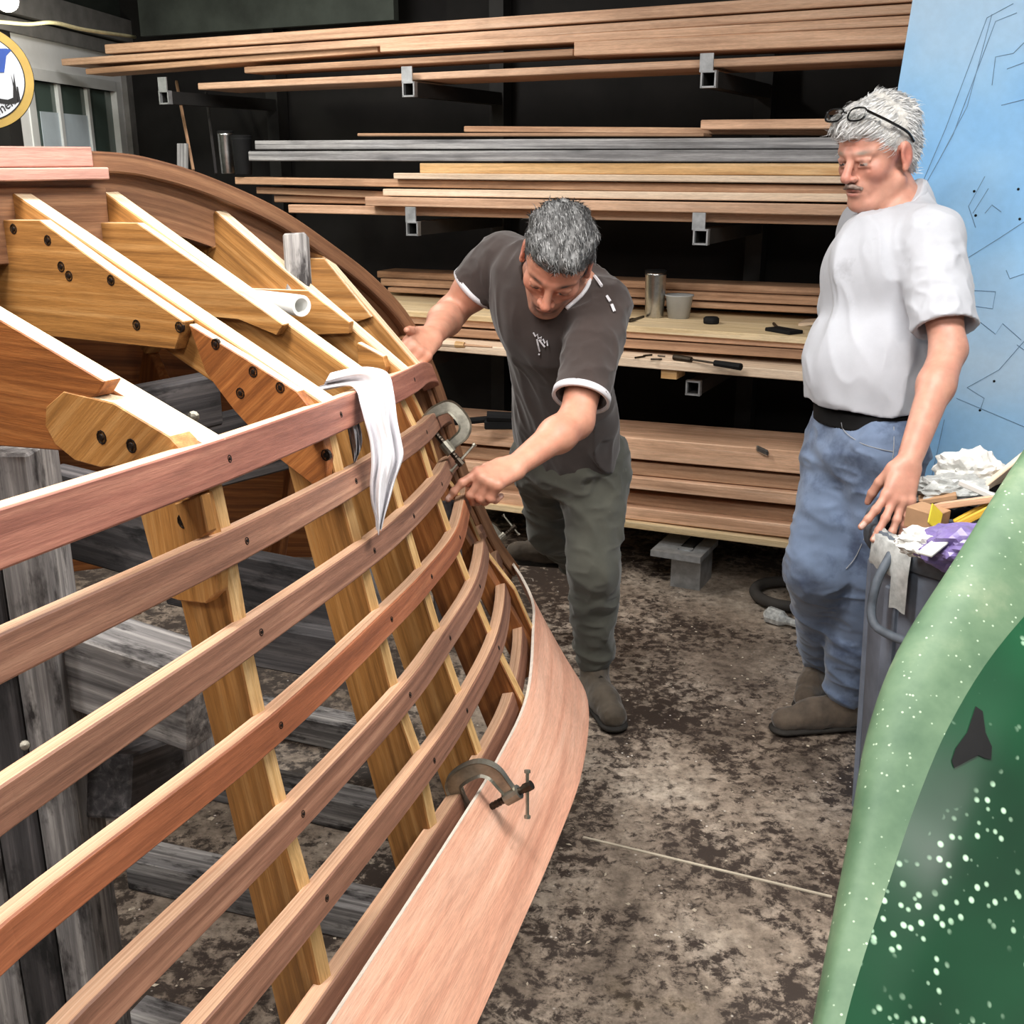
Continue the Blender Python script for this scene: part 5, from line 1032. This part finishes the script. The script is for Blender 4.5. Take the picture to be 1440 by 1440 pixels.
# spectacles pushed up on the hair
GL = thing('spectacles', 'black-rimmed spectacles pushed up onto the white hair', 'glasses', H2(0,.08,.10))
M['specs'] = plain('black_acetate', (14,14,16), .25)
gz, gy = .112, .098
for s in (-1,1):
    c = H2(s*.034,gy-.004,gz); e1, e2 = H2.X, unit(H2.Z*.72-H2.Y*.62); pts = [c+e1*.026*np.sign(math.cos(a))*abs(math.cos(a))**.7+e2*.017*np.sign(math.sin(a))*abs(math.sin(a))**.7 for a in np.linspace(0,2*math.pi,29)]
    mb = MB(); tube(mb, pts, .0024, 6, False); mb.build('rim', M['specs'], GL)
    t = NT('spectacle_lens'); t.b.inputs['Transmission Weight'].default_value = 1; t.b.inputs['IOR'].default_value = 1.1; t.set((1,1,1,1), .02); mb = MB(); mb.add([c]+pts[:-1], [(0,i+1,(i+1)%28+1) for i in range(28)]); mb.build('lens', t.mat, GL, smooth=True)
    mb = MB(); tube(mb, catmull([c+e1*s*.027+e2*.008, H2(s*.083,.045,.082), H2(s*.091,-.005,.045), H2(s*.088,-.03,.016)], 5), .0034, 6); mb.build('temple', M['specs'], GL)
mb = MB(); tube(mb, catmull([H2(-.009,gy,gz+.004), H2(0,gy+.004,gz+.008), H2(.009,gy,gz+.004)], 4), .002, 6); mb.build('bridge', M['specs'], GL)
# white t-shirt
S2 = SDF(); belly = at(1212,512,2.88); S2.cone(q('ch'), q('pv')+sp2*.10, .162, .158, .06, dep=dep2, flat=.84); S2.ell(belly, (.148,.15,.16), None, .06); S2.cone(q('SL')-side2*.02, q('SR')+side2*.02, .078, .074, .05); S2.cone(q('nb')-sp2*.06, q('nb')+V(0,0,.0), .085, .066, .025); S2.cone(q('SL')-side2*.07+V(0,0,.0), q('nb')-dep2*.026+V(0,0,.022), .068, .050, .04); S2.cone(q('pv')+sp2*.1, q('pv')-sp2*.0, .158, .150, .05, dep=dep2, flat=.9); S2.ell(q('ch')+sp2*.03+dep2*.03, (.14,.14,.15), None, .05)
u2 = unit(q('EL')-q('SL')); e2_ = q('SL')+u2*.235; S2.bb = [(e2_, .12)]; S2.cone(q('SR'), q('SR')-V(.02,-.03,.22), .076, .080, .03)
hem2P, hem2N = at(1210,580,2.8), -unit(V(.06,0,1)); nk2 = unit(H2(0,-.03,-.06)-q('nb')+sp2*.05)
def ts2_post(P, d):
    d = folds(P, d, .010, lambda p: ridge(vnoise(p@np.stack([side2*9+sp2*3, sp2*4+dep2*6, dep2*10], 1), 12))+.55*ridge(vnoise(p@np.stack([side2*20+sp2*9, sp2*7-dep2*9, dep2*18], 1), 14)))
    d = np.maximum(d, (P-hem2P)@hem2N-.006*vnoise(P*np.array([14,14,0]), 3))
    d = np.where(np.linalg.norm(P-q('nb')-nk2*.07, axis=1) < .125, np.maximum(d, (P-(q('nb')+nk2*.004))@unit(nk2+dep2*.9)), d)
    d = sleeve(P, d, q('SL')+V(-.005,0,-.005), e2_+u2*.03, .074, .076, e2_, u2, (e2_-u2*.08, e2_+u2*.05, .050, .075))
    return d
S2.post = ts2_post; S2.marg = .016; t2 = sdf_obj('t_shirt', S2, .0048, M['wtee'], MAN2)
collar('collar', S2, q('nb')+nk2*.004, unit(nk2+dep2*.9), M['wtee'], t2, .018, .003)
# jeans, belt, boots
J = SDF(); J.cone(q('pv')+sp2*.05, q('pv')-V(0,0,.06), .150, .140, .04, dep=dep2, flat=.88)
for a, b, c in (('HL','KL','AL'),('HR','KR','AR')):
    J.cone(q('pv')-V(0,0,.03)+(q(a)-q('pv'))*.5, q(a)-V(0,0,.03), .120, .106, .04); J.cone(q(a)-V(0,0,.02), q(b), .104, .082, .03); J.cone(q(b), q(c)+unit(q(b)-q(c))*.01, .080, .066, .03)
def j_post(P, d):
    d = folds(P, d, .010, lambda p: ridge(vnoise(p*np.array([7,7,15])+p[:,[2,0,0]]*5, 21))+.5*ridge(vnoise(p*np.array([16,16,36]), 22))); d = np.maximum(d, (P-(q('pv')+sp2*.045))@V(0,0,1))
    for kk_, cc_ in (('KL','AL'),('KR','AR')):
        n_ = unit(q(cc_)-q(kk_)); c = q(cc_)+n_*.035; d = np.where(np.linalg.norm(P-c-n_*.06, axis=1) < .13, np.maximum(d, (P-c)@n_), d)
    return d
J.post = j_post; J.marg = .012; jn = sdf_obj('jeans', J, .0055, M['denim'], MAN2)
BL = SDF(); BL.cone(q('pv')+sp2*.05, q('pv')-V(0,0,.06), .158, .148, .04, dep=dep2, flat=.88)
zb0 = (q('pv')+sp2*.045)[2]; BL.post = lambda P, d: np.maximum(d, np.abs(P[:,2]-(zb0-.012))-.022); sdf_obj('belt', BL, .005, M['black'], MAN2)
def on_j(x, y):
    r = ray(x, y); ts = np.linspace(2.4, 3.3, 260); d = J.ev(EYEP+ts[:,None]*r); i = np.argmax(d < .001); return EYEP+r*(ts[i]-.003)
M['stitch'] = plain('pale_stitching', (150,152,156), .8)
for L_ in ([(1183,594),(1186,604),(1196,614),(1215,625),(1240,632),(1256,635)],[(1257,600),(1256,640),(1246,680),(1226,730),(1205,780),(1190,800)]):
    mb = MB(); tube(mb, catmull([on_j(x,y) for x,y in L_], 4), .0012, 5); mb.build('seam', M['stitch'], jn)
AL2, AR2 = q('AL'), q('AR'); footwear('boot', AL2*V(1,1,0)+V(.045,.01,0), AL2*V(1,1,0)+V(-.225,-.03,0), (0,0,1), AL2, MAN2, M['boot2'], M['sole']); footwear('boot', AR2*V(1,1,0)+V(.02,.06,0), AR2*V(1,1,0)+V(-.09,-.16,0), (0,0,1), AR2, MAN2, M['boot2'], M['sole'])
